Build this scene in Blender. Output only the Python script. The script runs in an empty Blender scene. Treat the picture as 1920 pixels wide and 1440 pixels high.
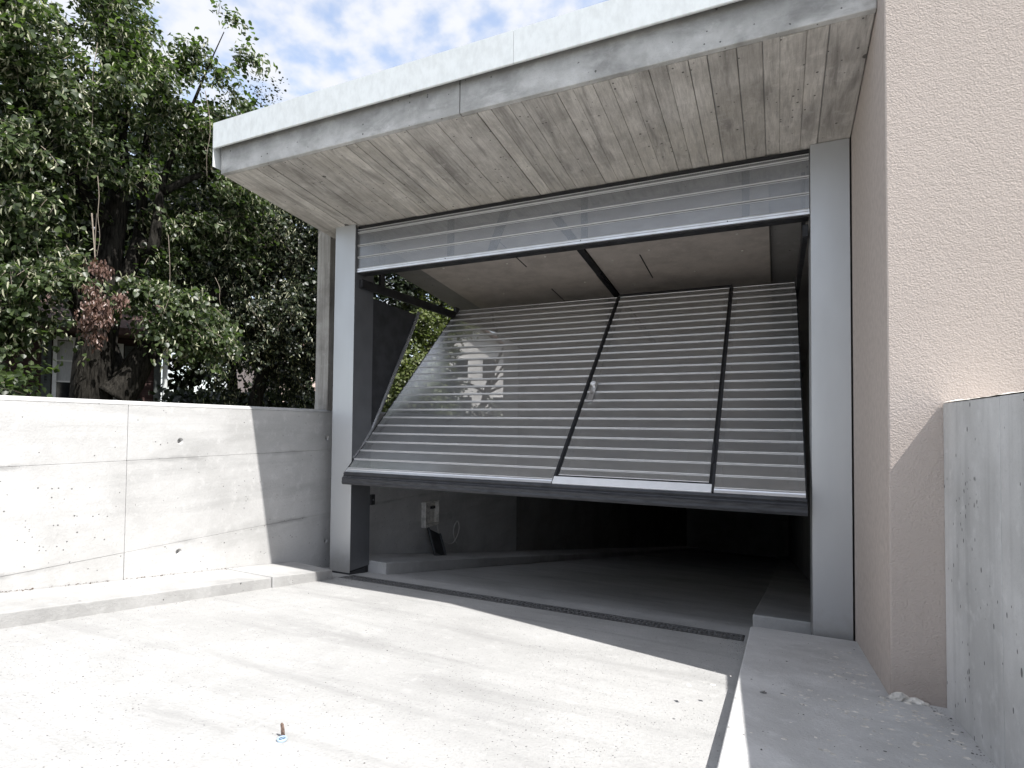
import bpy, bmesh, math, random
import numpy as np
from mathutils import Vector, Matrix

SC = bpy.context.scene
COL = SC.collection
rng = np.random.default_rng(7)
random.seed(7)

# ------------------------------------------------------------------ camera
CAM = np.array([3.1812, -3.7087, 1.2587])
YAW, PITCH, ROLL, FPX, CX, CY = 0.43602, 0.02943, 0.00944, 1069.31, 960.0, 760.7
_c, _s = math.cos(YAW), math.sin(YAW)
FW = np.array([-_s*math.cos(PITCH), _c*math.cos(PITCH), math.sin(PITCH)])
_r = np.array([_c, _s, 0.0]); _u = np.cross(_r, FW)
RT = math.cos(ROLL)*_r + math.sin(ROLL)*_u
UP = -math.sin(ROLL)*_r + math.cos(ROLL)*_u
cam_data = bpy.data.cameras.new('camera'); cam = bpy.data.objects.new('camera', cam_data); COL.objects.link(cam)
cam.matrix_world = Matrix(((RT[0], UP[0], -FW[0], CAM[0]), (RT[1], UP[1], -FW[1], CAM[1]), (RT[2], UP[2], -FW[2], CAM[2]), (0, 0, 0, 1)))
cam_data.sensor_fit = 'HORIZONTAL'; cam_data.sensor_width = 36.0
cam_data.lens = FPX/1920*36; cam_data.shift_y = (CY-720)/1920
cam_data.clip_start = 0.05; cam_data.clip_end = 2000
SC.camera = cam

def at(px, py, t):
    """point seen at photograph pixel (px, py), t metres away over ground"""
    d = FW + (px-CX)/FPX*RT - (py-CY)/FPX*UP
    return CAM + d*(t/math.hypot(d[0], d[1]))

# ------------------------------------------------------------------ world, sun, exposure
SUN = Vector((1.0, -0.285, 1.58)).normalized()
world = bpy.data.worlds.new('World'); SC.world = world; world.use_nodes = True
wn = world.node_tree; wn.nodes.clear()
def N(nt, t, **kw):
    n = nt.nodes.new(t)
    for k, v in kw.items():
        if k[0] == 'i' and k[1:].isdigit(): n.inputs[int(k[1:])].default_value = v
        else: setattr(n, k, v)
    return n
def L(nt, a, b): nt.links.new(a, b)
sky = N(wn, 'ShaderNodeTexSky', sky_type='NISHITA', sun_disc=False)
sky.sun_elevation = math.asin(SUN.z); sky.sun_rotation = math.atan2(SUN.x, SUN.y)
sky.air_density = 1.0; sky.dust_density = 1.2; sky.ozone_density = 1.0
tc = N(wn, 'ShaderNodeTexCoord')
sep = N(wn, 'ShaderNodeSeparateXYZ'); L(wn, tc.outputs['Generated'], sep.inputs[0])
den = N(wn, 'ShaderNodeMath', operation='ADD', i1=0.30); L(wn, sep.outputs[2], den.inputs[0])
mx = N(wn, 'ShaderNodeMath', operation='MAXIMUM', i1=0.08); L(wn, den.outputs[0], mx.inputs[0])
dx = N(wn, 'ShaderNodeMath', operation='DIVIDE'); L(wn, sep.outputs[0], dx.inputs[0]); L(wn, mx.outputs[0], dx.inputs[1])
dy = N(wn, 'ShaderNodeMath', operation='DIVIDE'); L(wn, sep.outputs[1], dy.inputs[0]); L(wn, mx.outputs[0], dy.inputs[1])
cmb = N(wn, 'ShaderNodeCombineXYZ', i2=0.0); L(wn, dx.outputs[0], cmb.inputs[0]); L(wn, dy.outputs[0], cmb.inputs[1])
cn = N(wn, 'ShaderNodeTexNoise'); cn.inputs['Scale'].default_value = 14.0; cn.inputs['Detail'].default_value = 4.0
cn.inputs['Roughness'].default_value = 0.50; cn.inputs['Distortion'].default_value = 0.0
L(wn, cmb.outputs[0], cn.inputs['Vector'])
cn2 = N(wn, 'ShaderNodeTexNoise'); cn2.inputs['Scale'].default_value = 1.3; cn2.inputs['Detail'].default_value = 3.0
L(wn, cmb.outputs[0], cn2.inputs['Vector'])
cadd = N(wn, 'ShaderNodeMath', operation='MULTIPLY_ADD', i1=0.32, i2=-0.16); L(wn, cn2.outputs[0], cadd.inputs[0])
csum = N(wn, 'ShaderNodeMath', operation='ADD'); L(wn, cn.outputs[0], csum.inputs[0]); L(wn, cadd.outputs[0], csum.inputs[1])
cramp = N(wn, 'ShaderNodeMapRange', interpolation_type='SMOOTHSTEP'); cramp.inputs[1].default_value = 0.30; cramp.inputs[2].default_value = 0.66
cramp.inputs[3].default_value = 0.0; cramp.inputs[4].default_value = 0.97
L(wn, csum.outputs[0], cramp.inputs[0])
cmix = N(wn, 'ShaderNodeMix', data_type='RGBA'); L(wn, cramp.outputs[0], cmix.inputs[0])
cmix.inputs[7].default_value = (2.34, 2.38, 2.50, 1)
hsv = N(wn, 'ShaderNodeHueSaturation'); hsv.inputs['Saturation'].default_value = 0.74; hsv.inputs['Value'].default_value = 0.80
L(wn, sky.outputs[0], hsv.inputs['Color']); L(wn, hsv.outputs[0], cmix.inputs[6])
bg = N(wn, 'ShaderNodeBackground'); bg.inputs[1].default_value = 0.15; L(wn, cmix.outputs[2], bg.inputs[0])
wo = N(wn, 'ShaderNodeOutputWorld'); L(wn, bg.outputs[0], wo.inputs[0])

sun_d = bpy.data.lights.new('sun', 'SUN'); sun_d.energy = 2.7; sun_d.angle = math.radians(0.53); sun_d.color = (1.0, 0.975, 0.94)
sun = bpy.data.objects.new('sun', sun_d); COL.objects.link(sun)
sun.rotation_euler = SUN.to_track_quat('Z', 'Y').to_euler(); sun.location = (12, -4, 18)

SC.view_settings.view_transform = 'Standard'; SC.view_settings.look = 'None'
SC.view_settings.exposure = 1.46; SC.view_settings.gamma = 1.0
SC.view_settings.use_curve_mapping = False
SC.render.engine = 'CYCLES'
SC.cycles.max_bounces = 8; SC.cycles.diffuse_bounces = 5; SC.cycles.glossy_bounces = 4
SC.cycles.transparent_max_bounces = 10; SC.cycles.transmission_bounces = 4
SC.cycles.use_denoising = True
SC.cycles.sample_clamp_indirect = 6.0

# ------------------------------------------------------------------ helpers
def link(o, parent=None):
    COL.objects.link(o)
    if parent is not None:
        o.parent = parent
        bpy_mats[o.name] = 1
        o.matrix_parent_inverse = WM.get(parent.name, Matrix.Identity(4)).inverted()
    return o
bpy_mats = {}; WM = {}
def mesh_of(name, verts, faces, mats, fmat=None, smooth=False):
    me = bpy.data.meshes.new(name)
    me.from_pydata([tuple(map(float, v)) for v in verts], [], faces)
    for m in (mats if isinstance(mats, (list, tuple)) else [mats]): me.materials.append(m)
    if fmat is not None: me.polygons.foreach_set('material_index', fmat)
    if smooth: me.polygons.foreach_set('use_smooth', [True]*len(me.polygons))
    me.update(); return me
def obj(name, verts, faces, mats, parent=None, fmat=None, smooth=False):
    return link(bpy.data.objects.new(name, mesh_of(name, verts, faces, mats, fmat, smooth)), parent)
def thing(name, label, cat, loc=(0, 0, 0), group=None, mat=None):
    o = bpy.data.objects.new(name, None); COL.objects.link(o); o.empty_display_size = 0.2
    M = Matrix.Translation(loc) if mat is None else mat
    o.matrix_world = M; WM[o.name] = M.copy()
    return tag(o, label, cat, group)
def tag(o, label=None, cat=None, group=None, kind=None):
    if label: o['label'] = label
    if cat: o['category'] = cat
    if group: o['group'] = group
    if kind: o['kind'] = kind
    return o
class G:
    """collects faces of one mesh"""
    def __init__(s): s.v = []; s.f = []; s.m = []
    def add(s, vs, fs, m=0):
        b = len(s.v); s.v += [tuple(v) for v in vs]; s.f += [tuple(b+i for i in f) for f in fs]; s.m += [m]*len(fs); return s
    def box(s, x0, x1, y0, y1, z0, z1, m=0):
        return s.add([(x0,y0,z0),(x1,y0,z0),(x1,y1,z0),(x0,y1,z0),(x0,y0,z1),(x1,y0,z1),(x1,y1,z1),(x0,y1,z1)],
                     [(0,3,2,1),(4,5,6,7),(0,1,5,4),(1,2,6,5),(2,3,7,6),(3,0,4,7)], m)
    def loft(s, A, B, m=0, caps=True):
        n = len(A)
        fs = [(i, (i+1) % n, n+(i+1) % n, n+i) for i in range(n)]
        if caps: fs += [tuple(range(n))[::-1], tuple(range(n, 2*n))]
        return s.add(list(A)+list(B), fs, m)
    def tube(s, path, rad, sides=8, m=0, cap=True):
        path = [Vector(p) for p in path]; k = len(path)
        rad = rad if isinstance(rad, (list, tuple, np.ndarray)) else [rad]*k
        vs = []; prev = None
        for i, p in enumerate(path):
            d = (path[min(i+1, k-1)]-path[max(i-1, 0)]).normalized()
            a = (prev - d*prev.dot(d)) if prev is not None else d.orthogonal()
            if a.length < 1e-6: a = d.orthogonal()
            a.normalize(); prev = a; b = d.cross(a)
            for j in range(sides):
                t = 2*math.pi*j/sides; vs.append(tuple(p + (a*math.cos(t)+b*math.sin(t))*rad[i]))
        fs = [(i*sides+j, i*sides+(j+1) % sides, (i+1)*sides+(j+1) % sides, (i+1)*sides+j) for i in range(k-1) for j in range(sides)]
        if cap: fs += [tuple(range(sides))[::-1], tuple((k-1)*sides+j for j in range(sides))]
        return s.add(vs, fs, m)
    def obj(s, name, mats, parent=None, smooth=False, bevel=0.0, seg=2):
        o = obj(name, s.v, s.f, mats, parent, s.m, smooth)
        bm = bmesh.new(); bm.from_mesh(o.data)
        bmesh.ops.recalc_face_normals(bm, faces=bm.faces)
        if bevel: bmesh.ops.bevel(bm, geom=[e for e in bm.edges if e.calc_face_angle(0) > 0.5], offset=bevel, segments=seg, affect='EDGES', profile=0.6)
        bm.to_mesh(o.data); bm.free(); return o
def copy_of(o, parent=None, loc=None):
    c = o.copy(); COL.objects.link(c)
    if parent is not None: c.parent = parent
    if loc is not None: c.location = loc
    return c

# ------------------------------------------------------------------ materials
def newmat(name):
    m = bpy.data.materials.new(name); m.use_nodes = True; nt = m.node_tree
    return m, nt, nt.nodes['Principled BSDF']
def ramp(nt, src, a, b, lo=0.0, hi=1.0, smooth=True):
    n = N(nt, 'ShaderNodeMapRange'); n.interpolation_type = 'SMOOTHSTEP' if smooth else 'LINEAR'
    n.inputs[1].default_value = a; n.inputs[2].default_value = b; n.inputs[3].default_value = lo; n.inputs[4].default_value = hi
    L(nt, src, n.inputs[0]); return n.outputs[0]
def noise(nt, vec, scale, detail=4, rough=0.55, mapping=None, dist=0.0):
    if mapping is not None:
        mp = N(nt, 'ShaderNodeMapping'); mp.inputs['Scale'].default_value = mapping; L(nt, vec, mp.inputs[0]); vec = mp.outputs[0]
    n = N(nt, 'ShaderNodeTexNoise'); n.inputs['Scale'].default_value = scale; n.inputs['Detail'].default_value = detail
    n.inputs['Roughness'].default_value = rough; n.inputs['Distortion'].default_value = dist
    L(nt, vec, n.inputs['Vector']); return n.outputs[0]
def mixc(nt, fac, a, b, mode='MIX'):
    n = N(nt, 'ShaderNodeMix', data_type='RGBA', blend_type=mode)
    for s, v in ((0, fac), (6, a), (7, b)):
        if isinstance(v, (int, float)): n.inputs[s].default_value = v
        elif isinstance(v, (tuple, list)): n.inputs[s].default_value = (*v[:3], 1)
        else: L(nt, v, n.inputs[s])
    return n.outputs[2]
def mth(nt, op, a, b=None, c=None):
    n = N(nt, 'ShaderNodeMath', operation=op)
    for i, v in enumerate((a, b, c)):
        if v is None: continue
        if isinstance(v, (int, float)): n.inputs[i].default_value = v
        else: L(nt, v, n.inputs[i])
    return n.outputs[0]
def pores(nt, vec, scale, dens, rad, mapping=None):
    """sparse pin holes: 1 in the hole"""
    P0 = vec
    if mapping is not None:
        mp = N(nt, 'ShaderNodeMapping'); mp.inputs['Scale'].default_value = mapping; L(nt, vec, mp.inputs[0]); vec = mp.outputs[0]
    v = N(nt, 'ShaderNodeTexVoronoi'); v.inputs['Scale'].default_value = scale; L(nt, vec, v.inputs['Vector'])
    s = N(nt, 'ShaderNodeSeparateColor'); L(nt, v.outputs['Color'], s.inputs[0])
    r = mth(nt, 'MULTIPLY', s.outputs[1], rad)
    on = mth(nt, 'LESS_THAN', s.outputs[0], mth(nt, 'MULTIPLY', ramp(nt, noise(nt, P0, 2.3, 3, 0.6), 0.40, 0.68, 0.12, 1.0), dens))
    d = mth(nt, 'SUBTRACT', r, v.outputs['Distance'])
    k = ramp(nt, d, 0.0, 0.04)
    return mth(nt, 'MULTIPLY', k, on)
def bump(nt, h, strength, dist, prev=None):
    b = N(nt, 'ShaderNodeBump'); b.inputs['Strength'].default_value = strength; b.inputs['Distance'].default_value = dist
    L(nt, h, b.inputs['Height'])
    if prev is not None: L(nt, prev, b.inputs['Normal'])
    return b.outputs[0]
def concrete(name, base, dark, streak=(3, 3, 0.35), streak_amt=0.35, pore=(22, 0.16, 0.22), small=(70, 0.22, 0.3), bumpd=0.004, rough=0.85, blotch=1.6, tint=None, randtint=0.0, grain=None, fine=0.35, stains=None, pmap=(None, None), topstain=None):
    m, nt, p = newmat(name)
    g = N(nt, 'ShaderNodeNewGeometry'); P = g.outputs['Position']
    big = ramp(nt, noise(nt, P, blotch, 6, 0.6), 0.36, 0.68)
    col = mixc(nt, big, base, dark)
    if tint: col = mixc(nt, mth(nt, 'MULTIPLY', ramp(nt, noise(nt, P, 0.9, 4, 0.6), 0.4, 0.7), 0.55), col, tint)
    st = ramp(nt, noise(nt, P, 1.0, 5, 0.62, streak, 0.4), 0.45, 0.75, 0, streak_amt)
    col = mixc(nt, st, col, tuple(c*0.6 for c in dark))
    h = None
    if grain:
        gr = noise(nt, P, 1.0, 5, 0.65, grain, 0.6)
        col = mixc(nt, ramp(nt, gr, 0.35, 0.75, 0, 0.5), col, tuple(c*0.55 for c in dark)); h = gr
    fn = noise(nt, P, 90, 5, 0.7)
    col = mixc(nt, ramp(nt, fn, 0.5, 0.8, 0, fine), col, tuple(c*0.55 for c in base))
    mn = noise(nt, P, 14, 5, 0.65)
    col = mixc(nt, ramp(nt, mn, 0.52, 0.75, 0, 0.35), col, tuple(min(1, c*1.25) for c in base))
    if topstain:
        xyz = N(nt, 'ShaderNodeSeparateXYZ'); L(nt, P, xyz.inputs[0])
        zz = mth(nt, 'MULTIPLY_ADD', noise(nt, P, 1.0, 5, 0.65, (4, 4, 2)), 0.20, xyz.outputs[2])
        col = mixc(nt, mth(nt, 'MULTIPLY', ramp(nt, zz, topstain-0.03, topstain+0.16), 0.75), col, tuple(c*0.38 for c in dark))
    if stains:
        xyz = N(nt, 'ShaderNodeSeparateXYZ'); L(nt, P, xyz.inputs[0])
        wob = noise(nt, P, 1.0, 5, 0.65, (1, 9, 22))
        amt = ramp(nt, noise(nt, P, 1.0, 3, 0.5, (0.2, 1.5, 0.2)), 0.45, 0.62)
        for zj_ in stains:
            d = mth(nt, 'ABSOLUTE', mth(nt, 'SUBTRACT', mth(nt, 'MULTIPLY_ADD', wob, 0.05, xyz.outputs[2]), zj_+0.022))
            col = mixc(nt, mth(nt, 'MULTIPLY', ramp(nt, d, 0.028, 0.0), mth(nt, 'MULTIPLY', amt, 0.55)), col, tuple(c*0.45 for c in dark))
    if randtint:
        oi = N(nt, 'ShaderNodeObjectInfo')
        f = ramp(nt, oi.outputs['Random'], 0, 1, 1-randtint, 1+randtint*0.45, False)
        cm = N(nt, 'ShaderNodeCombineColor'); [L(nt, f, cm.inputs[i]) for i in range(3)]
        col = mixc(nt, 1.0, col, cm.outputs[0], 'MULTIPLY')
    p1 = pores(nt, P, *pore, pmap[0]); p2 = pores(nt, P, *small, pmap[1])
    ps = mth(nt, 'MAXIMUM', p1, p2)
    col = mixc(nt, mth(nt, 'MULTIPLY', ps, 0.8), col, tuple(c*0.16 for c in dark))
    L(nt, col, p.inputs['Base Color'])
    p.inputs['Roughness'].default_value = rough; p.inputs['Specular IOR Level'].default_value = 0.25
    hh = mth(nt, 'MULTIPLY_ADD', ps, -1.5, fn)
    hh = mth(nt, 'MULTIPLY_ADD', mn, 0.9, hh)
    if h is not None: hh = mth(nt, 'MULTIPLY_ADD', h, 1.5, hh)
    L(nt, bump(nt, hh, 0.6, bumpd), p.inputs['Normal'])
    return m
def plain(name, col, rough=0.6, metal=0.0, var=0.12, vscale=20, spec=0.4, bumpd=0.0, mapping=None):
    m, nt, p = newmat(name)
    g = N(nt, 'ShaderNodeNewGeometry'); P = g.outputs['Position']
    n = noise(nt, P, vscale, 5, 0.6, mapping)
    c = mixc(nt, ramp(nt, n, 0.3, 0.75), tuple(x*(1+var) for x in col), tuple(x*(1-var*1.4) for x in col))
    L(nt, c, p.inputs['Base Color'])
    p.inputs['Roughness'].default_value = rough; p.inputs['Metallic'].default_value = metal; p.inputs['Specular IOR Level'].default_value = spec
    L(nt, ramp(nt, n, 0.2, 0.8, max(0.05, rough-0.08), min(1, rough+0.08)), p.inputs['Roughness'])
    if bumpd: L(nt, bump(nt, n, 0.5, bumpd), p.inputs['Normal'])
    return m

M = {}
M['wall'] = concrete('wall_concrete', (0.54, 0.535, 0.525), (0.43, 0.425, 0.415), streak=(0.5, 0.5, 5), streak_amt=0.42, pore=(28, 0.10, 0.26), small=(62, 0.16, 0.34), stains=(0.449, 1.004))
M['wallr'] = concrete('side_wall_concrete', (0.62, 0.615, 0.605), (0.47, 0.465, 0.455), streak=(7, 7, 0.5), streak_amt=0.5, pore=(1.0, 0.16, 0.26), small=(1.0, 0.24, 0.40), pmap=((30, 30, 17), (66, 66, 42)))
M['plat'] = concrete('shade_lifted_platform_concrete', (0.66, 0.655, 0.645), (0.50, 0.495, 0.485), streak=(2, 2, 2), streak_amt=0.5, pore=(26, 0.10, 0.2), small=(60, 0.16, 0.26), bumpd=0.006)  # kerb concrete made paler to lift the shade on the platform
M['kerb'] = concrete('kerb_concrete', (0.46, 0.456, 0.448), (0.36, 0.356, 0.348), streak=(3, 3, 3), streak_amt=0.3, pore=(26, 0.10, 0.2), small=(60, 0.16, 0.26), bumpd=0.006)
M['ramp'] = concrete('ramp_concrete', (0.45, 0.447, 0.438), (0.385, 0.382, 0.374), streak=(0.7, 5, 1), streak_amt=0.45, pore=(30, 0.05, 0.2), small=(120, 0.30, 0.36), bumpd=0.008, fine=0.7)
M['floor'] = concrete('garage_floor_concrete', (0.47, 0.465, 0.455), (0.36, 0.355, 0.345), streak=(0.7, 3, 1), streak_amt=0.5, pore=(30, 0.05, 0.2), small=(95, 0.3, 0.4), blotch=1.1)
M['soffit'] = concrete('board_marked_concrete', (0.66, 0.628, 0.588), (0.46, 0.432, 0.40), streak=(14, 1.0, 14), streak_amt=1.0, pore=(11, 0.22, 0.26), small=(50, 0.2, 0.35), tint=(0.55, 0.51, 0.44), randtint=0.20, grain=(70, 3.0, 70), blotch=4.0)
M['edge'] = concrete('slab_edge_concrete', topstain=3.17, base=(0.60, 0.595, 0.58), dark=(0.40, 0.395, 0.38), streak=(3, 3, 7), streak_amt=0.8, pore=(26, 0.16, 0.26), small=(55, 0.2, 0.34), blotch=4.5, bumpd=0.009)
M['column'] = concrete('column_concrete', (0.42, 0.40, 0.37), (0.24, 0.225, 0.205), streak=(14, 14, 0.9), streak_amt=0.75, grain=(40, 40, 1.4), blotch=3)
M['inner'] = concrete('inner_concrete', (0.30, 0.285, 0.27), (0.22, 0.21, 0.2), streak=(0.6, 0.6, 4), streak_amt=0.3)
M['insul'] = concrete('insulation_board', (0.50, 0.445, 0.40), (0.41, 0.362, 0.325), streak=(3, 3, 3), streak_amt=0.2, pore=(30, 0.02, 0.1), small=(80, 0.02, 0.1), blotch=5, fine=0.7)
def plaster():
    m, nt, p = newmat('plaster_render')
    g = N(nt, 'ShaderNodeNewGeometry'); P = g.outputs['Position']
    c = mixc(nt, ramp(nt, noise(nt, P, 1.1, 5), 0.35, 0.7), (0.525, 0.458, 0.412), (0.49, 0.427, 0.384))
    c = mixc(nt, ramp(nt, noise(nt, P, 6, 4, 0.6, (3, 3, 0.4)), 0.55, 0.8, 0, 0.3), c, (0.39, 0.335, 0.302))
    sz = N(nt, 'ShaderNodeSeparateXYZ'); L(nt, P, sz.inputs[0])
    splash = mth(nt, 'ADD', sz.outputs[2], mth(nt, 'MULTIPLY', noise(nt, P, 9, 4), 0.35))
    c = mixc(nt, ramp(nt, splash, 0.66, 0.36, 0, 0.6), c, (0.34, 0.29, 0.255))
    L(nt, c, p.inputs['Base Color']); p.inputs['Roughness'].default_value = 0.95; p.inputs['Specular IOR Level'].default_value = 0.1
    a = noise(nt, P, 190, 3, 0.6)
    v = N(nt, 'ShaderNodeTexVoronoi', feature='SMOOTH_F1'); v.inputs['Scale'].default_value = 150; L(nt, P, v.inputs['Vector'])
    h = mth(nt, 'SUBTRACT', mth(nt, 'MULTIPLY', a, 1.2), mth(nt, 'MULTIPLY', v.outputs['Distance'], 0.6))
    L(nt, bump(nt, mth(nt, 'MULTIPLY_ADD', noise(nt, P, 45, 3, 0.5), 0.8, h), 0.65, 0.0058), p.inputs['Normal'])
    return m
M['plaster'] = plaster()
M['smooth_plaster'] = plain('smooth_reveal_plaster', (0.50, 0.437, 0.395), 0.95, 0, 0.07, 30, 0.1, 0.003)
M['alu'] = plain('anodised_aluminium', (0.50, 0.51, 0.52), 0.42, 0.55, 0.03, 3, 0.5, 0, (1, 1, 0.3))
def dusty(m):
    nt = m.node_tree; p = nt.nodes['Principled BSDF']; src = p.inputs['Base Color'].links[0].from_socket
    g = N(nt, 'ShaderNodeNewGeometry'); xyz = N(nt, 'ShaderNodeSeparateXYZ'); L(nt, g.outputs['Position'], xyz.inputs[0])
    n = noise(nt, g.outputs['Position'], 18, 6, 0.7); q = mth(nt, 'MULTIPLY_ADD', n, 0.34, xyz.outputs[2])
    c = mixc(nt, ramp(nt, q, 0.42, 0.16, 0, 0.6), src, (0.36, 0.345, 0.32))
    sp = ramp(nt, noise(nt, g.outputs['Position'], 60, 3, 0.6), 0.70, 0.76, 0, 0.35)
    L(nt, mixc(nt, sp, c, (0.62, 0.61, 0.59)), p.inputs['Base Color'])
dusty(M['alu'])
M['bright'] = plain('bright_aluminium', (0.72, 0.72, 0.73), 0.35, 0.8, 0.04, 12)
M['rib'] = plain('aluminium_rib', (0.70, 0.70, 0.70), 0.36, 0.45, 0.04, 12)
M['sillalu'] = plain('pale_aluminium_sill', (0.86, 0.86, 0.86), 0.45, 0.05, 0.04, 12)
M['darkmetal'] = plain('dark_grey_metal', (0.045, 0.046, 0.05), 0.45, 0.3, 0.2, 9)
M['grate'] = plain('worn_grate_metal', (0.20, 0.20, 0.20), 0.5, 0.3, 0.4, 60)
M['armmetal'] = plain('shiny_grey_arm', (0.36, 0.37, 0.39), 0.28, 0.7, 0.1, 10)
M['frame'] = plain('black_frame_metal', (0.02, 0.02, 0.022), 0.5, 0.2, 0.2, 9)
M['rubber'] = plain('black_rubber', (0.035, 0.036, 0.04), 0.55, 0, 0.3, 18, 0.4, 0.002, (0.6, 4, 4))
M['jointdark'] = plain('dark_joint_mortar', (0.16, 0.155, 0.15), 0.95, 0, 0.4, 30)
M['seal'] = plain('black_seal_and_gap_shade', (0.012, 0.012, 0.013), 0.7)
M['zinc'] = plain('weathered_zinc', (0.70, 0.725, 0.72), 0.5, 0.1, 0.06, 9, 0.4, 0, (3, 3, 1.6))
M['whitebox'] = plain('dirty_white_plastic', (0.62, 0.60, 0.56), 0.6, 0, 0.25, 25)
M['cable'] = plain('grey_cable', (0.6, 0.59, 0.57), 0.6)
M['rust'] = plain('rusty_wood', (0.15, 0.105, 0.085), 0.9, 0, 0.5, 90, 0.2, 0.003)
M['bluering'] = plain('pale_blue_plastic', (0.33, 0.42, 0.52), 0.45)
M['bluedark'] = plain('dark_blue_plastic', (0.03, 0.07, 0.12), 0.5)
M['mortar'] = plain('pale_mortar', (0.66, 0.63, 0.58), 0.95, 0, 0.25, 40, 0.2, 0.012)
M['stone'] = plain('small_stones', (0.17, 0.165, 0.155), 0.9, 0, 0.6, 40)
M['soilbits'] = plain('dry_brown_litter', (0.085, 0.06, 0.045), 1.0, 0, 0.5, 60, 0.1)
M['dirt'] = plain('garden_soil', (0.09, 0.085, 0.06), 1.0, 0, 0.5, 3, 0.1, 0.02)
def perforated(name, c0, c1):
    m, nt, p = newmat(name)
    tcn = N(nt, 'ShaderNodeTexCoord'); O = tcn.outputs['Object']
    sp = N(nt, 'ShaderNodeSeparateXYZ'); L(nt, O, sp.inputs[0])
    def hole(off):
        a = mth(nt, 'SUBTRACT', mth(nt, 'FRACT', mth(nt, 'MULTIPLY_ADD', sp.outputs[0], 1/0.0104, off)), 0.5)
        b = mth(nt, 'SUBTRACT', mth(nt, 'FRACT', mth(nt, 'MULTIPLY_ADD', sp.outputs[1], 1/0.006, off)), 0.5)
        a = mth(nt, 'MULTIPLY', a, 1.733)
        d = mth(nt, 'ADD', mth(nt, 'MULTIPLY', a, a), mth(nt, 'MULTIPLY', b, b))
        return mth(nt, 'LESS_THAN', d, 0.285**2)
    hl = mth(nt, 'MAXIMUM', hole(0.0), hole(0.5))
    g = N(nt, 'ShaderNodeNewGeometry')
    n = noise(nt, g.outputs['Position'], 4, 5, 0.6, (1, 3, 3))
    L(nt, mixc(nt, ramp(nt, n, 0.3, 0.7), c0, c1), p.inputs['Base Color'])
    p.inputs['Metallic'].default_value = 0.78; p.inputs['Roughness'].default_value = 0.30
    tr = N(nt, 'ShaderNodeBsdfTransparent'); mxs = N(nt, 'ShaderNodeMixShader')
    L(nt, hl, mxs.inputs[0]); L(nt, p.outputs[0], mxs.inputs[1]); L(nt, tr.outputs[0], mxs.inputs[2])
    L(nt, mxs.outputs[0], nt.nodes['Material Output'].inputs[0])
    return m
M['perf'] = perforated('perforated_aluminium', (0.72, 0.72, 0.722), (0.62, 0.62, 0.622))
M['perfd'] = perforated('perforated_aluminium_dimmed', (0.34, 0.34, 0.343), (0.29, 0.29, 0.293))  # same aluminium as the door, darkened because the lintel catches more light
def leafmat(name, c0, c1, c2, trans=0.35):
    m, nt, p = newmat(name)
    g = N(nt, 'ShaderNodeNewGeometry'); r = g.outputs['Random Per Island']
    c = mixc(nt, ramp(nt, r, 0.0, 0.65, 0, 1, False), c0, c1)
    c = mixc(nt, ramp(nt, r, 0.75, 1.0, 0, 1, False), c, c2)
    L(nt, c, p.inputs['Base Color']); p.inputs['Roughness'].default_value = 0.40; p.inputs['Specular IOR Level'].default_value = 0.6
    t = N(nt, 'ShaderNodeBsdfTranslucent'); L(nt, mixc(nt, 1.0, c, (1.25, 1.5, 0.65), 'MULTIPLY'), t.inputs[0])
    mxs = N(nt, 'ShaderNodeMixShader', i0=trans); L(nt, p.outputs[0], mxs.inputs[1]); L(nt, t.outputs[0], mxs.inputs[2])
    L(nt, mxs.outputs[0], nt.nodes['Material Output'].inputs[0]); return m
M['leaf'] = leafmat('linden_leaf', (0.026, 0.040, 0.016), (0.064, 0.094, 0.034), (0.135, 0.175, 0.075), 0.45)
M['leafd'] = leafmat('dark_leaf', (0.013, 0.020, 0.010), (0.025, 0.036, 0.018), (0.052, 0.066, 0.036), 0.22)
M['leafy'] = leafmat('yellow_green_leaf', (0.09, 0.115, 0.04), (0.14, 0.165, 0.06), (0.2, 0.21, 0.09))
M['bract'] = leafmat('pale_bract', (0.33, 0.335, 0.22), (0.44, 0.44, 0.31), (0.56, 0.55, 0.42), 0.3)
M['dead'] = leafmat('dead_leaf', (0.10, 0.058, 0.045), (0.165, 0.095, 0.075), (0.26, 0.165, 0.135), 0.15)
M['bark'] = plain('grey_bark', (0.024, 0.022, 0.019), 0.95, 0, 0.65, 38, 0.1, 0.08, (1, 1, 0.16))
M['twig'] = plain('pale_twig', (0.25, 0.21, 0.17), 0.9)
M['redwood'] = plain('red_brown_cladding', (0.05, 0.030, 0.027), 0.8, 0, 0.3, 10, 0.2, 0.002, (0.4, 0.4, 6))
M['shutter'] = plain('grey_green_shutter', (0.075, 0.085, 0.08), 0.7, 0, 0.2, 12)
M['whitepaint'] = plain('white_paint', (0.78, 0.77, 0.75), 0.6, 0, 0.05, 6)
M['creamwall'] = plain('white_render', (0.74, 0.72, 0.69), 0.9, 0, 0.05, 2)
M['pinkwall'] = plain('pale_pink_render', (0.56, 0.45, 0.40), 0.9, 0, 0.06, 2)
M['roof'] = plain('brown_roof_tiles', (0.085, 0.052, 0.043), 0.85, 0, 0.3, 14)
M['curtain'] = plain('net_curtain', (0.5, 0.5, 0.5), 0.9, 0, 0.15, 30, 0.1, 0, (6, 6, 0.3))
def glassmat():
    m, nt, p = newmat('dark_window_glass')
    p.inputs['Base Color'].default_value = (0.012, 0.014, 0.016, 1); p.inputs['Roughness'].default_value = 0.06
    L(nt, mixc(nt, ramp(nt, noise(nt, N(nt, 'ShaderNodeNewGeometry').outputs['Position'], 3), 0.3, 0.7), (0.012, 0.014, 0.016), (0.02, 0.022, 0.024)), p.inputs['Base Color'])
    return m
M['glass'] = glassmat()

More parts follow.
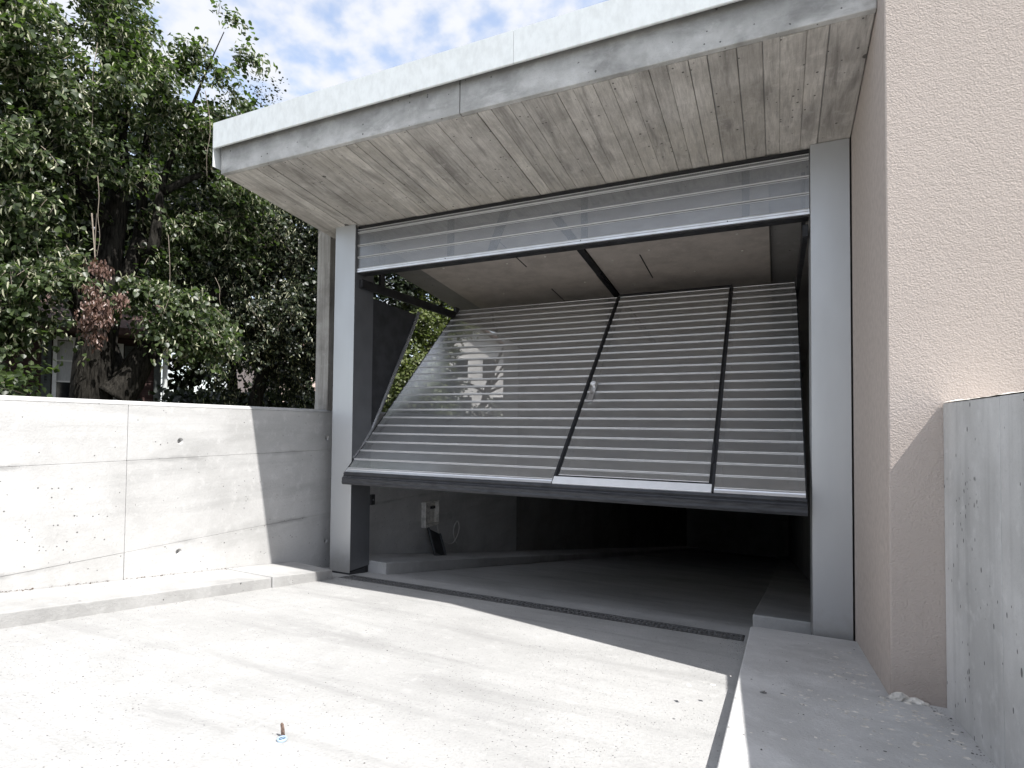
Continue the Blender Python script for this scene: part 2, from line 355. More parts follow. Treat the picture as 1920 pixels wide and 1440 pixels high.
# ------------------------------------------------------------------ terrain
RS, SI, SS = 0.1358, 0.188, 0.12        # ramp slope outside, inside, soffit slope
def rz(y): return -RS*y if y < 0.248 else -0.0337-SI*(y-0.248)
def sz(y): return 2.9-SS*y              # underside of the roof slab
XW, XR, XB, YB = -0.405, 3.74, 3.568, -1.097
GZ = 1.1
def sheet(name, rows, mat, kind='structure', parent=None):
    g = G()
    for (x0, x1, ys) in rows:
        for a, b in zip(ys[:-1], ys[1:]):
            g.add([(x0, a, rz(a)), (x1, a, rz(a)), (x1, b, rz(b)), (x0, b, rz(b))], [(0, 1, 2, 3)])
    o = g.obj(name, mat, parent); return tag(o, kind=kind)
D0, D1 = -0.160, 0.018
sheet('ramp', [(XW-.02, XR+.02, [-8.1, -5, -3, -1.5, D0]), (XW-.02, 0.03, [D0, D1]), (3.0, XR+.02, [D0, D1])], M['ramp'])
sheet('garage_floor', [(XW-.02, XR+.02, [D1, 0.248, 2, 5, 22])], M['floor'])
g = G()
for x0, x1, y0, y1 in ((-600, -0.655, -600, 600), (-0.655, 600, -600, -8.1), (3.99, 600, -8.1, 600), (-0.655, 3.99, 22.4, 600)):
    g.add([(x0, y0, GZ), (x1, y0, GZ), (x1, y1, GZ), (x0, y1, GZ)], [(0, 1, 2, 3)])
tag(g.obj('ground', M['dirt']), kind='structure')

# ------------------------------------------------------------------ left retaining wall
def wt(y): return 1.358-0.0074*y
lw = thing('retaining_wall', 'long pale concrete wall with tie holes along the left side of the ramp', 'wall', (XW-.12, -4, .5))
g = G()
def prof(y): return [(-.655, y, -1.6), (XW-.03, y, -1.6), (XW-.03, y, wt(y)-.026), (-.655, y, wt(y)-.026)]
g.loft(prof(-8.1), prof(4.19)); g.obj('wall_core', M['wall'], lw)
g = G()
def cop(y): return [(XW, y, wt(y)-.024), (XW-.004, y, wt(y)-.012), (XW-.018, y, wt(y)), (-.655, y, wt(y)), (-.655, y, wt(y)-.024)]
g.loft(cop(-8.1), cop(4.19)); g.obj('coping', M['wall'], lw)
joints_y = [-8.1, -6.0, -3.75, -1.545, 0.72, 2.6, 4.19]
hole_spots = [(-1.205, 1.115), (-1.198, 0.385), (0.15, 1.108), (0.157, 0.21), (-2.55, 1.11), (-2.53, 0.5), (-5.0, 1.1)]
def holes_cut(o, spots, axis_x, r=0.022):
    """cut round tie holes into a wall panel"""
    mods = []; cut = []
    for (y, z) in spots:
        c = G(); c.tube([(axis_x-.06, y, z), (axis_x-.012, y, z), (axis_x+.001, y, z), (axis_x+.06, y, z)], [r*.62, r*.66, r, r*1.2], 20)
        co = c.obj('cutter', M['wall']); cut.append(co)
        md = o.modifiers.new('b', 'BOOLEAN'); md.object = co; md.operation = 'DIFFERENCE'; md.solver = 'EXACT'
    bpy.context.view_layer.update()
    dg = bpy.context.evaluated_depsgraph_get()
    me = bpy.data.meshes.new_from_object(o.evaluated_get(dg)); o.modifiers.clear(); o.data = me
    for co in cut: bpy.data.objects.remove(co)
zj = [lambda y: -1.55, lambda y: 0.449, lambda y: 1.004+0.004*max(0, -y-1.5), lambda y: wt(y)-.0255]
GAP = [0.0, 0.0007, 0.0007, 0.0]
for a, b in zip(joints_y[:-1], joints_y[1:]):
    for k in range(3):
        y0, y1 = a+.0016, b-.0016
        dx = random.uniform(-.0015, .0015)
        g = G()
        lo, hi = zj[k], zj[k+1]
        def q(x): return [(x, y0, lo(y0)+GAP[k]), (x, y1, lo(y1)+GAP[k]), (x, y1, hi(y1)-GAP[k+1]), (x, y0, hi(y0)-GAP[k+1])]
        g.loft(q(XW-.032), q(XW+dx)); o = g.obj('formwork_panel', M['wall'], lw, bevel=0.0012, seg=1)
        sp = [(y, z) for y, z in hole_spots if y0+.03 < y < y1-.03 and lo(y)+.03 < z < hi(y)-.03]
        if sp: holes_cut(o, sp, XW+dx)

# ------------------------------------------------------------------ right retaining wall
rw = thing('retaining_wall', 'short rough pitted concrete wall against the beige plaster building beside the platform', 'wall', (XR+.12, -4, .3))
g = G(); g.box(XR+.03, XR+.25, -8.1, YB-.002, -.3, 1.352); g.obj('wall_core', M['column'], rw)
for a, b in ((-8.1, -6.2), (-6.2, -4.3), (-4.3, -3.0), (-3.0, -1.70), (-1.70, YB-.002)):
    g = G(); dx = random.uniform(-.002, .002)
    g.box(XR+dx, XR+.032, a+.007, b-.007 if b < -1.2 else b, -.25, 1.345); g.obj('formwork_panel', M['wallr'], rw, bevel=0.003, seg=2)
for yj in (-6.2, -4.3, -3.0, -1.70):
    g = G(); g.box(XR+.004, XR+.03, yj-.0068, yj+.0068, -.2, 1.34); g.obj('joint_filler', M['jointdark'], rw)
# uneven mortar skim on the top
nx, ny = 7, 240
ys = np.linspace(-8.1, YB-.004, ny); xs = np.linspace(XR-.001, XR+.25, nx)
h = rng.normal(0, .0015, (ny, nx)); h = h + np.interp(ys, np.linspace(-8.1, YB, 40), rng.normal(0, .003, 40))[:, None]
v = [(xs[j], ys[i], 1.356+ (0.0 if 0 < j < nx-1 else -.008)+h[i, j]*(.25 if j == 0 else 1)) for i in range(ny) for j in range(nx)]
f = [(i*nx+j, i*nx+j+1, (i+1)*nx+j+1, (i+1)*nx+j) for i in range(ny-1) for j in range(nx-1)]
obj('mortar_skim', v, f, M['mortar'], rw, smooth=True)

# ------------------------------------------------------------------ kerbs
lk = tag(bpy.data.objects.new('kerb_strip', None), kind='structure'); COL.objects.link(lk); WM['kerb_strip'] = Matrix.Identity(4)
def kerb_piece(parent, x0, x1, y0, y1, h, mat, skew=0.0, bev=0.008):
    def pr(y, sk): return [(x0, y, rz(y)-.2), (x1, y+sk, rz(y)-.2), (x1, y+sk, rz(y)+h), (x0, y, rz(y)+h+.006)]
    g = G(); n = max(1, int((y1-y0)/3))
    g.loft(pr(y0, 0), pr(y1, skew)); return g.obj('kerb_stone', mat, parent, bevel=bev, seg=3)
for a, b in ((-8.1, -6.3), (-6.3, -4.5), (-4.5, -2.75), (-2.75, -0.83)):
    kerb_piece(lk, XW+.004, 0.040, a+.002, b-.002, .071, M['kerb'])
kerb_piece(lk, XW+.004, 0.048, -0.828, -0.20, .076, M['kerb'], skew=-0.05)
rk = tag(bpy.data.objects.new('kerb_platform', None), kind='structure'); COL.objects.link(rk); WM['kerb_platform'] = Matrix.Identity(4)
# platform along the right wall with a rounded far corner
def plat(x0, x1, y0, y1, h, rnd, name, parent):
    pts = [(x1, y0), (x1, y1)]
    for i in range(7):
        a = math.pi/2+ i/6*math.pi/2; pts.append((x0+rnd+rnd*math.cos(a), y1-rnd+rnd*math.sin(a)))
    pts += [(x0, y0)]
    g = G(); g.loft([(x, y, rz(y)-.25) for x, y in pts], [(x, y, rz(y)+h) for x, y in pts])
    return g.obj(name, M['plat'], parent, bevel=0.010, seg=3)
plat(3.032, XR+.01, -8.1, -0.045, .074, .035, 'kerb_slab', rk)
g = G()
ik = tag(bpy.data.objects.new('kerb_inside', None), kind='structure'); COL.objects.link(ik); WM['kerb_inside'] = Matrix.Identity(4)
kerb_piece(ik, XW+.004, 0.176, 0.252, 21.9, .096, M['kerb'], bev=.006)
def rp(y, x0): return [(x0, y, rz(y)-.2), (XB+.02, y, rz(y)-.2), (XB+.02, y, rz(y)+.09), (x0, y, rz(y)+.09)]
g = G(); g.loft(rp(.273, 3.031), rp(2.2, 3.07)); g.loft(rp(2.202, 3.07), rp(21.9, 3.3)); g.obj('kerb_stone', M['kerb'], ik, bevel=.012, seg=3)

# ------------------------------------------------------------------ drain channel
dr = thing('drain_channel', 'dark slotted drain grate across the garage threshold', 'drain', (1.5, -.06, 0))
g = G()
for y, dz in ((D0, 0), (D1-.012, 0)):
    g.loft([(0.03, y, rz(y)-.06), (0.03, y+.012, rz(y+.012)-.06), (0.03, y+.012, rz(y+.012)+.001), (0.03, y, rz(y)+.001)],
           [(3.0, y, rz(y)-.06), (3.0, y+.012, rz(y+.012)-.06), (3.0, y+.012, rz(y+.012)+.001), (3.0, y, rz(y)+.001)])
g.obj('channel_rim', M['darkmetal'], dr)
g = G(); g.add([(0.03, D0, -.06), (3.0, D0, -.06), (3.0, D1, -.06), (0.03, D1, -.06)], [(0, 1, 2, 3)]); g.obj('channel_bed', M['frame'], dr)
g = G()
k = 0; x = 0.045
while x < 2.985:
    ya, yb = D0+.012, D1-.012
    g.add([(x, ya, rz(ya)-.02), (x+.011, ya, rz(ya)-.02), (x+.011, yb, rz(yb)-.02), (x, yb, rz(yb)-.02), (x, ya, rz(ya)), (x+.011, ya, rz(ya)), (x+.011, yb, rz(yb)), (x, yb, rz(yb))],
          [(4, 5, 6, 7), (0, 1, 5, 4), (1, 2, 6, 5), (2, 3, 7, 6), (3, 0, 4, 7)]); x += 0.0285
for yc in (-.140, -.071, .0):
    g.box(.045, 2.985, yc-.006, yc+.006, rz(yc)-.018, rz(yc)+.0005)
g.obj('grate', M['grate'], dr)

# ------------------------------------------------------------------ roof slab with canopy
D = 0.945
def xl(y): return -0.42+0.028*max(0, y+D) if y < 2.4 else -0.33
roof = thing('canopy_roof', 'concrete garage roof with board-marked underside jutting over the entrance', 'roof', (1.5, 0, 3))
g = G()
def sl(y, x0): return [(x0, y, sz(y)+.012), (XB-.002, y, sz(y)+.012), (XB-.002, y, sz(y)+.26), (x0, y, sz(y)+.26)]
g.loft(sl(-D+.012, -.408), sl(2.4, -.33)); g.loft(sl(2.402, -.33), sl(22.2, -.33)); g.obj('slab', M['edge'], roof)
# front face cast in two pieces with a cold joint
for a, b in ((-.42, 1.544), (1.549, XB-.002)):
    g = G()
    def fr(x): return [(x, -D, sz(-D)), (x, -D+.03, sz(-D)-.0036), (x, -D+.03, sz(-D)+.235), (x, -D, sz(-D)+.235)]
    g.loft(fr(a), fr(b)); g.obj('slab_edge', M['edge'], roof, bevel=.005, seg=2)
# underside: one strip per formwork board
edges = [-.42]; wds = [.135, .12, .175, .15, .10, .145, .12, .16, .11, .14, .155, .10, .13, .165, .12, .11, .15, .135, .10, .145, .125, .12, .14, .11, .15, .13, .12, .145, .115, .13, .14, .12]
i = 0
while edges[-1] < XB-.09: edges.append(edges[-1]+wds[i % len(wds)]*0.74); i += 1
edges[-1] = XB-.003
for a, b in zip(edges[:-1], edges[1:]):
    dz = random.choice((-.004, -.0015, -.0005, 0, .0005, .0015, .004)); y0, y1 = -D+.032, .40
    x0a = a if a > -.4 else xl(y0); x0b = a if a > -.4 else xl(y1)
    gp = random.choice((.0002, .0004, .0007, .0012, .0022, .0036))
    g = G()
    g.loft([(x0a+gp, y0, sz(y0)+dz), (b-gp, y0, sz(y0)+dz), (b-gp, y0, sz(y0)+.014), (x0a+gp, y0, sz(y0)+.014)],
           [(x0b+gp, y1, sz(y1)+dz), (b-gp, y1, sz(y1)+dz), (b-gp, y1, sz(y1)+.014), (x0b+gp, y1, sz(y1)+.014)])
    g.obj('board_mark', M['soffit'], roof, bevel=.0012, seg=1)
g = G()
g.loft([(-.36, .403, sz(.403)), (XB-.003, .403, sz(.403)), (XB-.003, .403, sz(.403)+.013), (-.36, .403, sz(.403)+.013)],
       [(-.331, 22.1, sz(22.1)), (XB-.003, 22.1, sz(22.1)), (XB-.003, 22.1, sz(22.1)+.013), (-.331, 22.1, sz(22.1)+.013)])
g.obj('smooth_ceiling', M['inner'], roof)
# zinc flashing in three lengths
for a, b in ((-.458, -.08), (-.078, 1.9), (1.902, XB-.002)):
    g = G(); 
    def fl(x): return [(x, -D-.040, 3.192), (x, -D-.036, 3.188), (x, -D-.022, 3.192), (x, -D-.036, 3.198), (x, -D-.036, 3.366), (x, -.55, 3.372), (x, -.55, 3.376), (x, -D-.040, 3.372)]
    g.loft(fl(a), fl(b)); g.obj('flashing', M['zinc'], roof)
g = G(); g.box(-.459, -.455, -D-.038, 2.4, 3.06, 3.372); g.obj('flashing', M['zinc'], roof)
g = G(); g.box(-.44, XB-.003, -D-.02, -D+.02, 3.245, 3.36); g.obj('upstand', M['frame'], roof)

# ------------------------------------------------------------------ plaster building
pb = thing('plaster_building', 'beige building with coarse plaster wall rising beside the garage', 'building', (6, 3, 0))
g = G(); g.box(XB+.012, 11, YB+.012, 22.4, -.3, 6.2); g.obj('wall_core', M['plaster'], pb)
g = G(); g.box(XB, 11, YB, YB+.014, .205, 6.2); g.obj('front_render', M['plaster'], pb, bevel=.006, seg=2)
g = G(); g.box(XB, XB+.014, YB+.0145, 0.02, .0, 6.2); g.obj('reveal_render', M['smooth_plaster'], pb)
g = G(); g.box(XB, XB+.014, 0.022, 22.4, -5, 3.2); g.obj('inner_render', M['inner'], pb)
g = G(); g.box(XB-.3, 11.3, YB-.35, 22.7, 6.2, 6.4); g.obj('roof', M['edge'], pb)

# ------------------------------------------------------------------ garage inner walls
iw = thing('garage_wall', 'tall dark concrete wall deep inside the garage behind the tilted door', 'wall', (-.5, 8, -1))
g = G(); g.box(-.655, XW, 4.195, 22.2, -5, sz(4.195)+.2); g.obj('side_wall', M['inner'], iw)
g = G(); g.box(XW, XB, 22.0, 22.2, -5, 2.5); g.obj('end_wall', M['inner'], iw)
cl = thing('concrete_column', 'narrow stained concrete column standing on the wall behind the left door post', 'column', (-.48, .28, 1.36))
g = G(); g.box(-.555, XW-.003, .15, .40, 1.352, 3.12); g.obj('shaft', M['column'], cl, bevel=.006, seg=2)
g = G(); g.box(-.558, XW-.008, .147, .402, 1.358, 1.40); g.obj('foot', M['column'], cl, bevel=.004, seg=1)

# ------------------------------------------------------------------ door posts
def post(x0, x1, label, inner):
    t = thing('door_post', label, 'post', ((x0+x1)/2, .12, 0), 'aluminium posts of the garage door frame')
    zt = sz(0)-.002
    g = G(); g.box(x0, x1, 0, .004, .012, zt); g.obj('front_cover', M['alu'], t, bevel=.0015, seg=1)
    g = G()
    xi = x1 if inner > 0 else x0
    g.box(xi-.004 if inner > 0 else xi, xi if inner > 0 else xi+.004, .006, .245, .03, zt-.03); g.obj('side_cover', M['alu'] if inner < 0 else M['revealmetal'], t)
    g = G(); g.box(x0+.006, x1-.006, .008, .24, -.06, zt-.035); g.obj('core', M['frame'], t)
    g = G(); g.box(x0+.001, x1-.001, -.002, .2, -.05, .014); g.obj('base_shoe', M['darkmetal'], t)
    return t
M['revealmetal'] = plain('grey_reveal_metal', (0.16, 0.165, 0.175), 0.4, 0.5, 0.08, 4)
post(-.212, 0.0, 'bright aluminium door post at the end of the long concrete wall', 1)
post(3.359, 3.558, 'grey aluminium door post beside the beige plaster building', -1)

# ------------------------------------------------------------------ slats
def slat_mesh(name, w, h, pm='perf', rib=0.0066, gap=0.0036):
    """perforated plate with a raised folded rib along its lower and upper edge; local x along, y up, z out"""
    g = G()
    e = 0.004
    # plate
    g.add([(0, rib, 0), (w, rib, 0), (w, h-gap-.0035, 0), (0, h-gap-.0035, 0)], [(0, 1, 2, 3)], 0)
    # lower rib
    A = [(0, 0, -.012), (0, 0, .004), (0, .002, .006), (0, .0042, .006), (0, rib, 0)]
    B = [(w, y, z) for _, y, z in A]
    n = len(A); g.add(A+B, [(i, i+1, n+i+1, n+i) for i in range(n-1)], 1)
    A = [(0, h-gap-.0035, 0), (0, h-gap-.002, .0035), (0, h-gap, .0035), (0, h-gap, -.012)]
    B = [(w, y, z) for _, y, z in A]; n = len(A)
    g.add(A+B, [(i, i+1, n+i+1, n+i) for i in range(n-1)], 1)
    g.add([(0, h-gap-.003, -.0125), (w, h-gap-.003, -.0125), (w, h+.003, -.0125), (0, h+.003, -.0125)], [(0, 1, 2, 3)], 2)  # black strip behind the slat gap, standing in for its shade
    me = mesh_of(name, g.v, g.f, [M[pm], M['rib'], M['seal']], g.m)
    bm = bmesh.new(); bm.from_mesh(me); bmesh.ops.recalc_face_normals(bm, faces=bm.faces)
    if bm.faces[0].normal.z < 0:
        bmesh.ops.reverse_faces(bm, faces=bm.faces)
    bm.to_mesh(me); bm.free(); return me
def local(o, parent, loc=(0, 0, 0)):
    COL.objects.link(o); o.parent = parent; o.location = loc; return o
def gobj(g, name, mats, parent, bevel=0.0, seg=1, smooth=False):
    """mesh built in the parent's own coordinates"""
    o = g.obj(name, mats, None, smooth, bevel, seg); o.parent = parent; return o

# ------------------------------------------------------------------ lintel panel
lin = thing('lintel_panel', 'fixed perforated slat panel under the canopy above the tilted door', 'panel',
            mat=Matrix.Translation((0.004, .03, 2.497)) @ Matrix(((1, 0, 0, 0), (0, 0, -1, 0), (0, 1, 0, 0), (0, 0, 0, 1))))
W0 = 3.351
zs = [0.028, .126, .226, .334, .368]
for a, b in zip(zs[:-1], zs[1:]):
    local(bpy.data.objects.new('slat', slat_mesh('slat', W0, b-a, 'perfd', .0105, .006)), lin, (0, a, 0))
g = G(); g.loft([(0, 0, -.01), (0, 0, .012), (0, .011, .012), (0, .013, .006), (0, .016, .006), (0, .019, .010), (0, .027, .010), (0, .027, -.01)],
                [(W0, 0, -.01), (W0, 0, .012), (W0, .011, .012), (W0, .013, .006), (W0, .016, .006), (W0, .019, .010), (W0, .027, .010), (W0, .027, -.01)]); gobj(g, 'bottom_rail', M['bright'], lin)
g = G(); g.box(0, W0, -.008, .012, -.10, -.011); g.box(0, W0, .372, .392, -.06, -.004); gobj(g, 'frame_rail', M['frame'], lin)
for x in (.86, 1.94, 2.98):
    g = G(); g.box(x, x+.045, .013, .371, -.05, -.02); gobj(g, 'stiffener', M['frame'], lin)
g = G(); g.loft([(1.20, .02, -.05), (1.26, .02, -.05), (1.26, .02, -.02), (1.20, .02, -.02)], [(1.33, .36, -.05), (1.40, .36, -.05), (1.40, .36, -.02), (1.33, .36, -.02)]); gobj(g, 'brace', M['frame'], lin)
for x in (.86, 1.95, 2.9):
    g = G(); g.tube([(x, .020, .010), (x, .020, .013)], [.004, .003], 8); gobj(g, 'screw', M['darkmetal'], lin)

# ------------------------------------------------------------------ tilted garage door
dv = Vector((0, .72953, .68395)); nv = Vector((0, -.68395, .72953))
DM = Matrix(((1, 0, 0, 0), (0, dv.y, nv.y, -.0911), (0, dv.z, nv.z, .8383), (0, 0, 0, 1)))
door = thing('garage_door', 'tilted perforated aluminium up-and-over garage door, half open', 'garage door', mat=DM)
PIT = 0.1022; V0 = 0.053; VT = 2.385
def section(x0, x1, v0, name):
    # frame behind the slats; slats are its children
    g = G()
    for a, b in ((x0+.004, x0+.034), (x1-.034, x1-.004)): g.box(a, b, v0, VT-.02, -.045, -.013)
    g.box(x0+.034, x1-.034, VT-.05, VT-.022, -.045, -.013); g.box(x0+.034, x1-.034, v0, v0+.03, -.045, -.013)
    fr = gobj(g, name, M['frame'], door)
    me = slat_mesh('slat', x1-x0, PIT)
    v = V0
    first = True
    while v < VT-.02:
        if v >= v0-.002:
            h = min(PIT, VT-v)
            m = me if h > PIT-.001 else slat_mesh('slat', x1-x0, h)
            local(bpy.data.objects.new('slat', m), fr, (x0, v, 0))
        elif v+PIT > v0+.02:
            local(bpy.data.objects.new('slat', slat_mesh('slat', x1-x0, v+PIT-v0)), fr, (x0, v0, 0))
        v += PIT
    return fr
section(0.012, 1.788, V0, 'left_section')
section(2.832, 3.324, V0, 'right_section')
wk = section(1.822, 2.798, 0.092, 'wicket_door')
# lower edge strips of the two fixed sections
for a, b in ((.012, 1.788), (2.832, 3.324)):
    g = G(); g.loft([(a, .012, -.012), (a, .012, .006), (a, .03, .008), (a, .036, .002), (a, .042, .006), (a, .05, .006), (a, .05, -.012)], [(b, .012, -.012), (b, .012, .006), (b, .03, .008), (b, .036, .002), (b, .042, .006), (b, .05, .006), (b, .05, -.012)])
    gobj(g, 'edge_strip', M['bright'], door)
g = G(); g.box(1.795, 2.818, .012, .076, -.012, .009); gobj(g, 'wicket_sill', M['sillalu'] if 'sillalu' in M else M['bright'], door, bevel=.002)
# black seals round the wicket
g = G(); g.box(1.803, 1.821, .080, 2.40, -.02, .003); g.box(2.799, 2.815, .080, 2.40, -.02, .003); g.box(1.821, 2.799, .080, .0905, -.02, .003)
gobj(g, 'wicket_seal', M['seal'], door)
g = G(); g.box(1.789, 1.802, .08, 2.385, -.02, .006); g.box(2.816, 2.831, .02, 2.385, -.02, .006); gobj(g, 'wicket_frame', M['darkmetal'], door)
g = G(); g.box(1.80, 2.82, 2.386, 2.425, -.03, .008); gobj(g, 'wicket_head', M['darkmetal'], door, bevel=.003)
# handle plate with knob and key hole
g = G(); g.box(1.846, 1.890, .85, 1.08, .0085, .018); hp = gobj(g, 'handle_plate', M['bright'], door, bevel=.004, seg=2)
g = G(); g.tube([(1.869, 1.02, .016), (1.869, 1.02, .03), (1.869, 1.02, .042), (1.869, 1.02, .058), (1.869, 1.02, .062)], [.011, .010, .019, .021, .014], 16); gobj(g, 'knob', M['sillalu'], hp, smooth=False)
g = G(); g.tube([(1.869, .935, .015), (1.869, .935, .018)], [.011, .010], 14); gobj(g, 'key_hole', M['frame'], hp)
g = G(); g.tube([(2.808, .25, .006), (2.808, .42, .006)], .011, 10); gobj(g, 'hinge', M['darkmetal'], door)
g = G(); g.tube([(2.808, 2.12, .006), (2.808, 2.29, .006)], .011, 10); gobj(g, 'hinge', M['darkmetal'], door)
# bottom rail and rubber seal
Rv = DM.inverted()
def dl(y, z):
    p = Rv @ Vector((0, y, z)); return p.y, p.z
pr = [(-.083, .846), (-.094, .846), (-.101, .832), (-.096, .822), (-.104, .816), (-.106, .811), (-.083, .808)]
g = G(); A = [(.006, *dl(y, z)) for y, z in pr]; B = [(3.33, *dl(y, z)) for y, z in pr]; g.loft(A, B); gobj(g, 'bottom_rail', M['darkrail'] if 'darkrail' in M else M['darkmetal'], door)
pr = [(-.086, .8075), (-.105, .809), (-.114, .800), (-.112, .783), (-.116, .768), (-.110, .752), (-.094, .748), (-.08, .765)]
g = G(); A = [(.002, *dl(y, z)) for y, z in pr]; B = [(3.332, *dl(y, z)) for y, z in pr]; g.loft(A, B); gobj(g, 'rubber_seal', M['rubber'], door)
g = G(); g.box(.006, .012, .0, VT, -.05, .004); g.box(3.324, 3.332, 0, VT, -.05, .004); gobj(g, 'edge_profile', M['frame'], door)
# cross stiffener behind the leaf
g = G(); g.box(.02, 3.31, VT-.018, VT, -.06, -.004); gobj(g, 'top_rail', M['darkmetal'], door)

# ------------------------------------------------------------------ tracks and side screen
def yz_prism(name, pts, x0, x1, mat, parent, bevel=0):
    g = G(); g.loft([(x0, y, z) for y, z in pts], [(x1, y, z) for y, z in pts]); return g.obj(name, mat, parent, bevel=bevel, seg=1)
sc = thing('side_screen', 'dark sheet metal side plate with slanted shiny edge behind the left door post', 'screen', (0, .4, 1.0))
yz_prism('plate', [(.246, 2.33), (.93, 2.30), (.385, 1.40), (.246, 1.17)], -.022, -.016, M['darkplate'] if 'darkplate' in M else M['darkmetal'], sc)
g = G(); g.tube([(-.004, .945, 2.33), (-.004, .80, 2.075), (-.004, .60, 1.75), (-.004, .385, 1.385), (-.004, .26, 1.19), (-.004, .12, 1.03), (-.004, .02, .95)], .016, 8); g.obj('lever_arm', M['armmetal'], sc)
for i, x in enumerate((.006, 3.318)):
    t = thing('door_track', ('dark ceiling track carrying the door beside the left post', 'dark ceiling track carrying the door beside the plaster building')[i], 'track', (x, .8, 2.4))
    g = G(); g.box(x, x+.032, .05, 2.6, 2.375, 2.447); g.obj('rail', M['frame'], t, bevel=.003, seg=1)
    for ha in (.30, 2.45):
        g = G(); g.box(x+.004, x+.028, ha, ha+.06, 2.447, sz(ha+.06)+.005); g.obj('hanger', M['frame'], t)
    g = G(); g.box(x-.002, x+.034, 1.585, 1.665, 2.40, 2.50); g.obj('roller', M['darkmetal'], t, bevel=.008, seg=2)

# ------------------------------------------------------------------ insulation boards and motor rail
for i, (a, b, lab) in enumerate(((.005, 1.625, 'brown insulation board on the garage ceiling over the left half of the door'), (1.69, 3.13, 'brown insulation board on the garage ceiling over the right half of the door'))):
    t = thing('insulation_board', lab, 'ceiling panel', ((a+b)/2, 1.5, 2.7), 'insulation boards under the garage ceiling')
    g = G(); y0, y1 = .30, 4.1
    def pr_(y): return [(a, y, sz(y)-.035), (b, y, sz(y)-.035), (b, y, sz(y)-.001), (a, y, sz(y)-.001)]
    g.loft(pr_(y0), pr_(y1)); g.obj('board', M['insul'], t, bevel=.003, seg=1)
    for xx, ya, yb in (((1.04, .60, 1.17), (1.055, 1.79, 2.5)) if i == 0 else ((2.10, 1.19, 1.76),)):
        g = G(); g.loft([(xx, ya, sz(ya)-.0352), (xx+.009, ya, sz(ya)-.0352), (xx+.009, ya, sz(ya)-.0385), (xx, ya, sz(ya)-.0385)], [(xx, yb, sz(yb)-.0352), (xx+.009, yb, sz(yb)-.0352), (xx+.009, yb, sz(yb)-.0385), (xx, yb, sz(yb)-.0385)]); g.obj('joint_strip', M['frame'], t)
    for xx, yy in (((.25, .98), (.35, 1.3), (.9, 1.05), (1.3, 1.0), (.5, 1.8), (1.45, 1.7)) if i == 0 else ((1.85, 1.25), (2.2, 1.12), (2.9, 1.02), (2.92, 1.35), (2.5, 1.7), (1.9, 1.9))):
        z = sz(yy)-.035; g = G(); g.tube([(xx, yy, z+.001), (xx, yy, z-.004)], [.012, .009], 10); g.obj('fastener', M['mortar'], t)
mr = thing('motor_rail', 'black drive rail running between the two brown ceiling boards', 'rail', (1.66, 1.5, 2.7))
g = G()
def mp(y): return [(1.628, y, sz(y)-.055), (1.687, y, sz(y)-.055), (1.687, y, sz(y)-.002), (1.628, y, sz(y)-.002)]
g.loft(mp(.32), mp(4.1)); g.obj('rail', M['seal'], mr)
g = G(); g.loft([(1.640, 1.45, sz(1.45)-.075), (1.676, 1.45, sz(1.45)-.075), (1.676, 1.45, sz(1.45)-.0555), (1.640, 1.45, sz(1.45)-.0555)], [(1.640, 1.75, sz(1.75)-.075), (1.676, 1.75, sz(1.75)-.075), (1.676, 1.75, sz(1.75)-.0555), (1.640, 1.75, sz(1.75)-.0555)]); g.obj('carriage', M['frame'], mr)

# ------------------------------------------------------------------ small things inside
eb = thing('electric_box', 'small open white electrical box on the dark garage side wall', 'electrical box', (-.39, 1.77, .2))
g = G(); y0, y1, z0, z1, x0, x1 = 1.635, 1.91, .085, .36, XW+.002, XW+.06
g.box(x0, x0+.006, y0, y1, z0, z1); g.box(x0+.006, x1, y0, y0+.012, z0, z1); g.box(x0+.006, x1, y1-.012, y1, z0, z1); g.box(x0+.006, x1, y0+.012, y1-.012, z1-.012, z1); g.box(x0+.006, x1, y0+.012, y1-.012, z0, z0+.03)
g.obj('housing', M['whitebox'], eb)
g = G(); g.box(x0+.007, x0+.03, 1.80, 1.87, .27, .30); g.obj('terminal', M['frame'], eb)
cb = [(-.365, 1.90, .09), (-.36, 1.93, -.02), (-.345, 2.0, -.10), (-.34, 2.08, -.16), (-.33, 2.18, -.18), (-.33, 2.28, -.13), (-.335, 2.35, -.04), (-.34, 2.33, .05), (-.345, 2.27, .03), (-.34, 2.22, -.05), (-.335, 2.25, -.15), (-.33, 2.29, -.2)]
def smooth_path(P, n=6):
    P = [Vector(p) for p in P]; out = []
    for i in range(len(P)-1):
        a, b, c, d = P[max(i-1, 0)], P[i], P[i+1], P[min(i+2, len(P)-1)]
        for k in range(n):
            t = k/n; out.append(0.5*((2*b)+(c-a)*t+(2*a-5*b+4*c-d)*t*t+(3*b-a-3*c+d)*t**3))
    return out+[P[-1]]
g = G(); g.tube(smooth_path(cb), .0055, 6); tag(g.obj('loose_cable', M['cable'], smooth=True), 'thin grey cable looping out of the white electrical box', 'cable')
lb = thing('leaning_cover', 'dark box cover leaning under the white electrical box inside the garage', 'cover', (-.3, 2.0, -.2))
ca, cb_ = Vector((-.385, 1.72, .065)), Vector((-.175, 1.54, rz(1.54)+.098))
ax = (cb_-ca).normalized(); wv = Vector((0, 1, -SI)).normalized(); wv = (wv-ax*wv.dot(ax)).normalized(); nn = ax.cross(wv)
g = G()
def cov(t): return [tuple(ca+ax*t+wv*s_+nn*q_) for s_, q_ in ((0, 0), (.22, 0), (.22, .008), (0, .008))]
g.loft(cov(0), cov((cb_-ca).length)); g.obj('plate', M['darkmetal'], lb)
g = G(); Ln = (cb_-ca).length
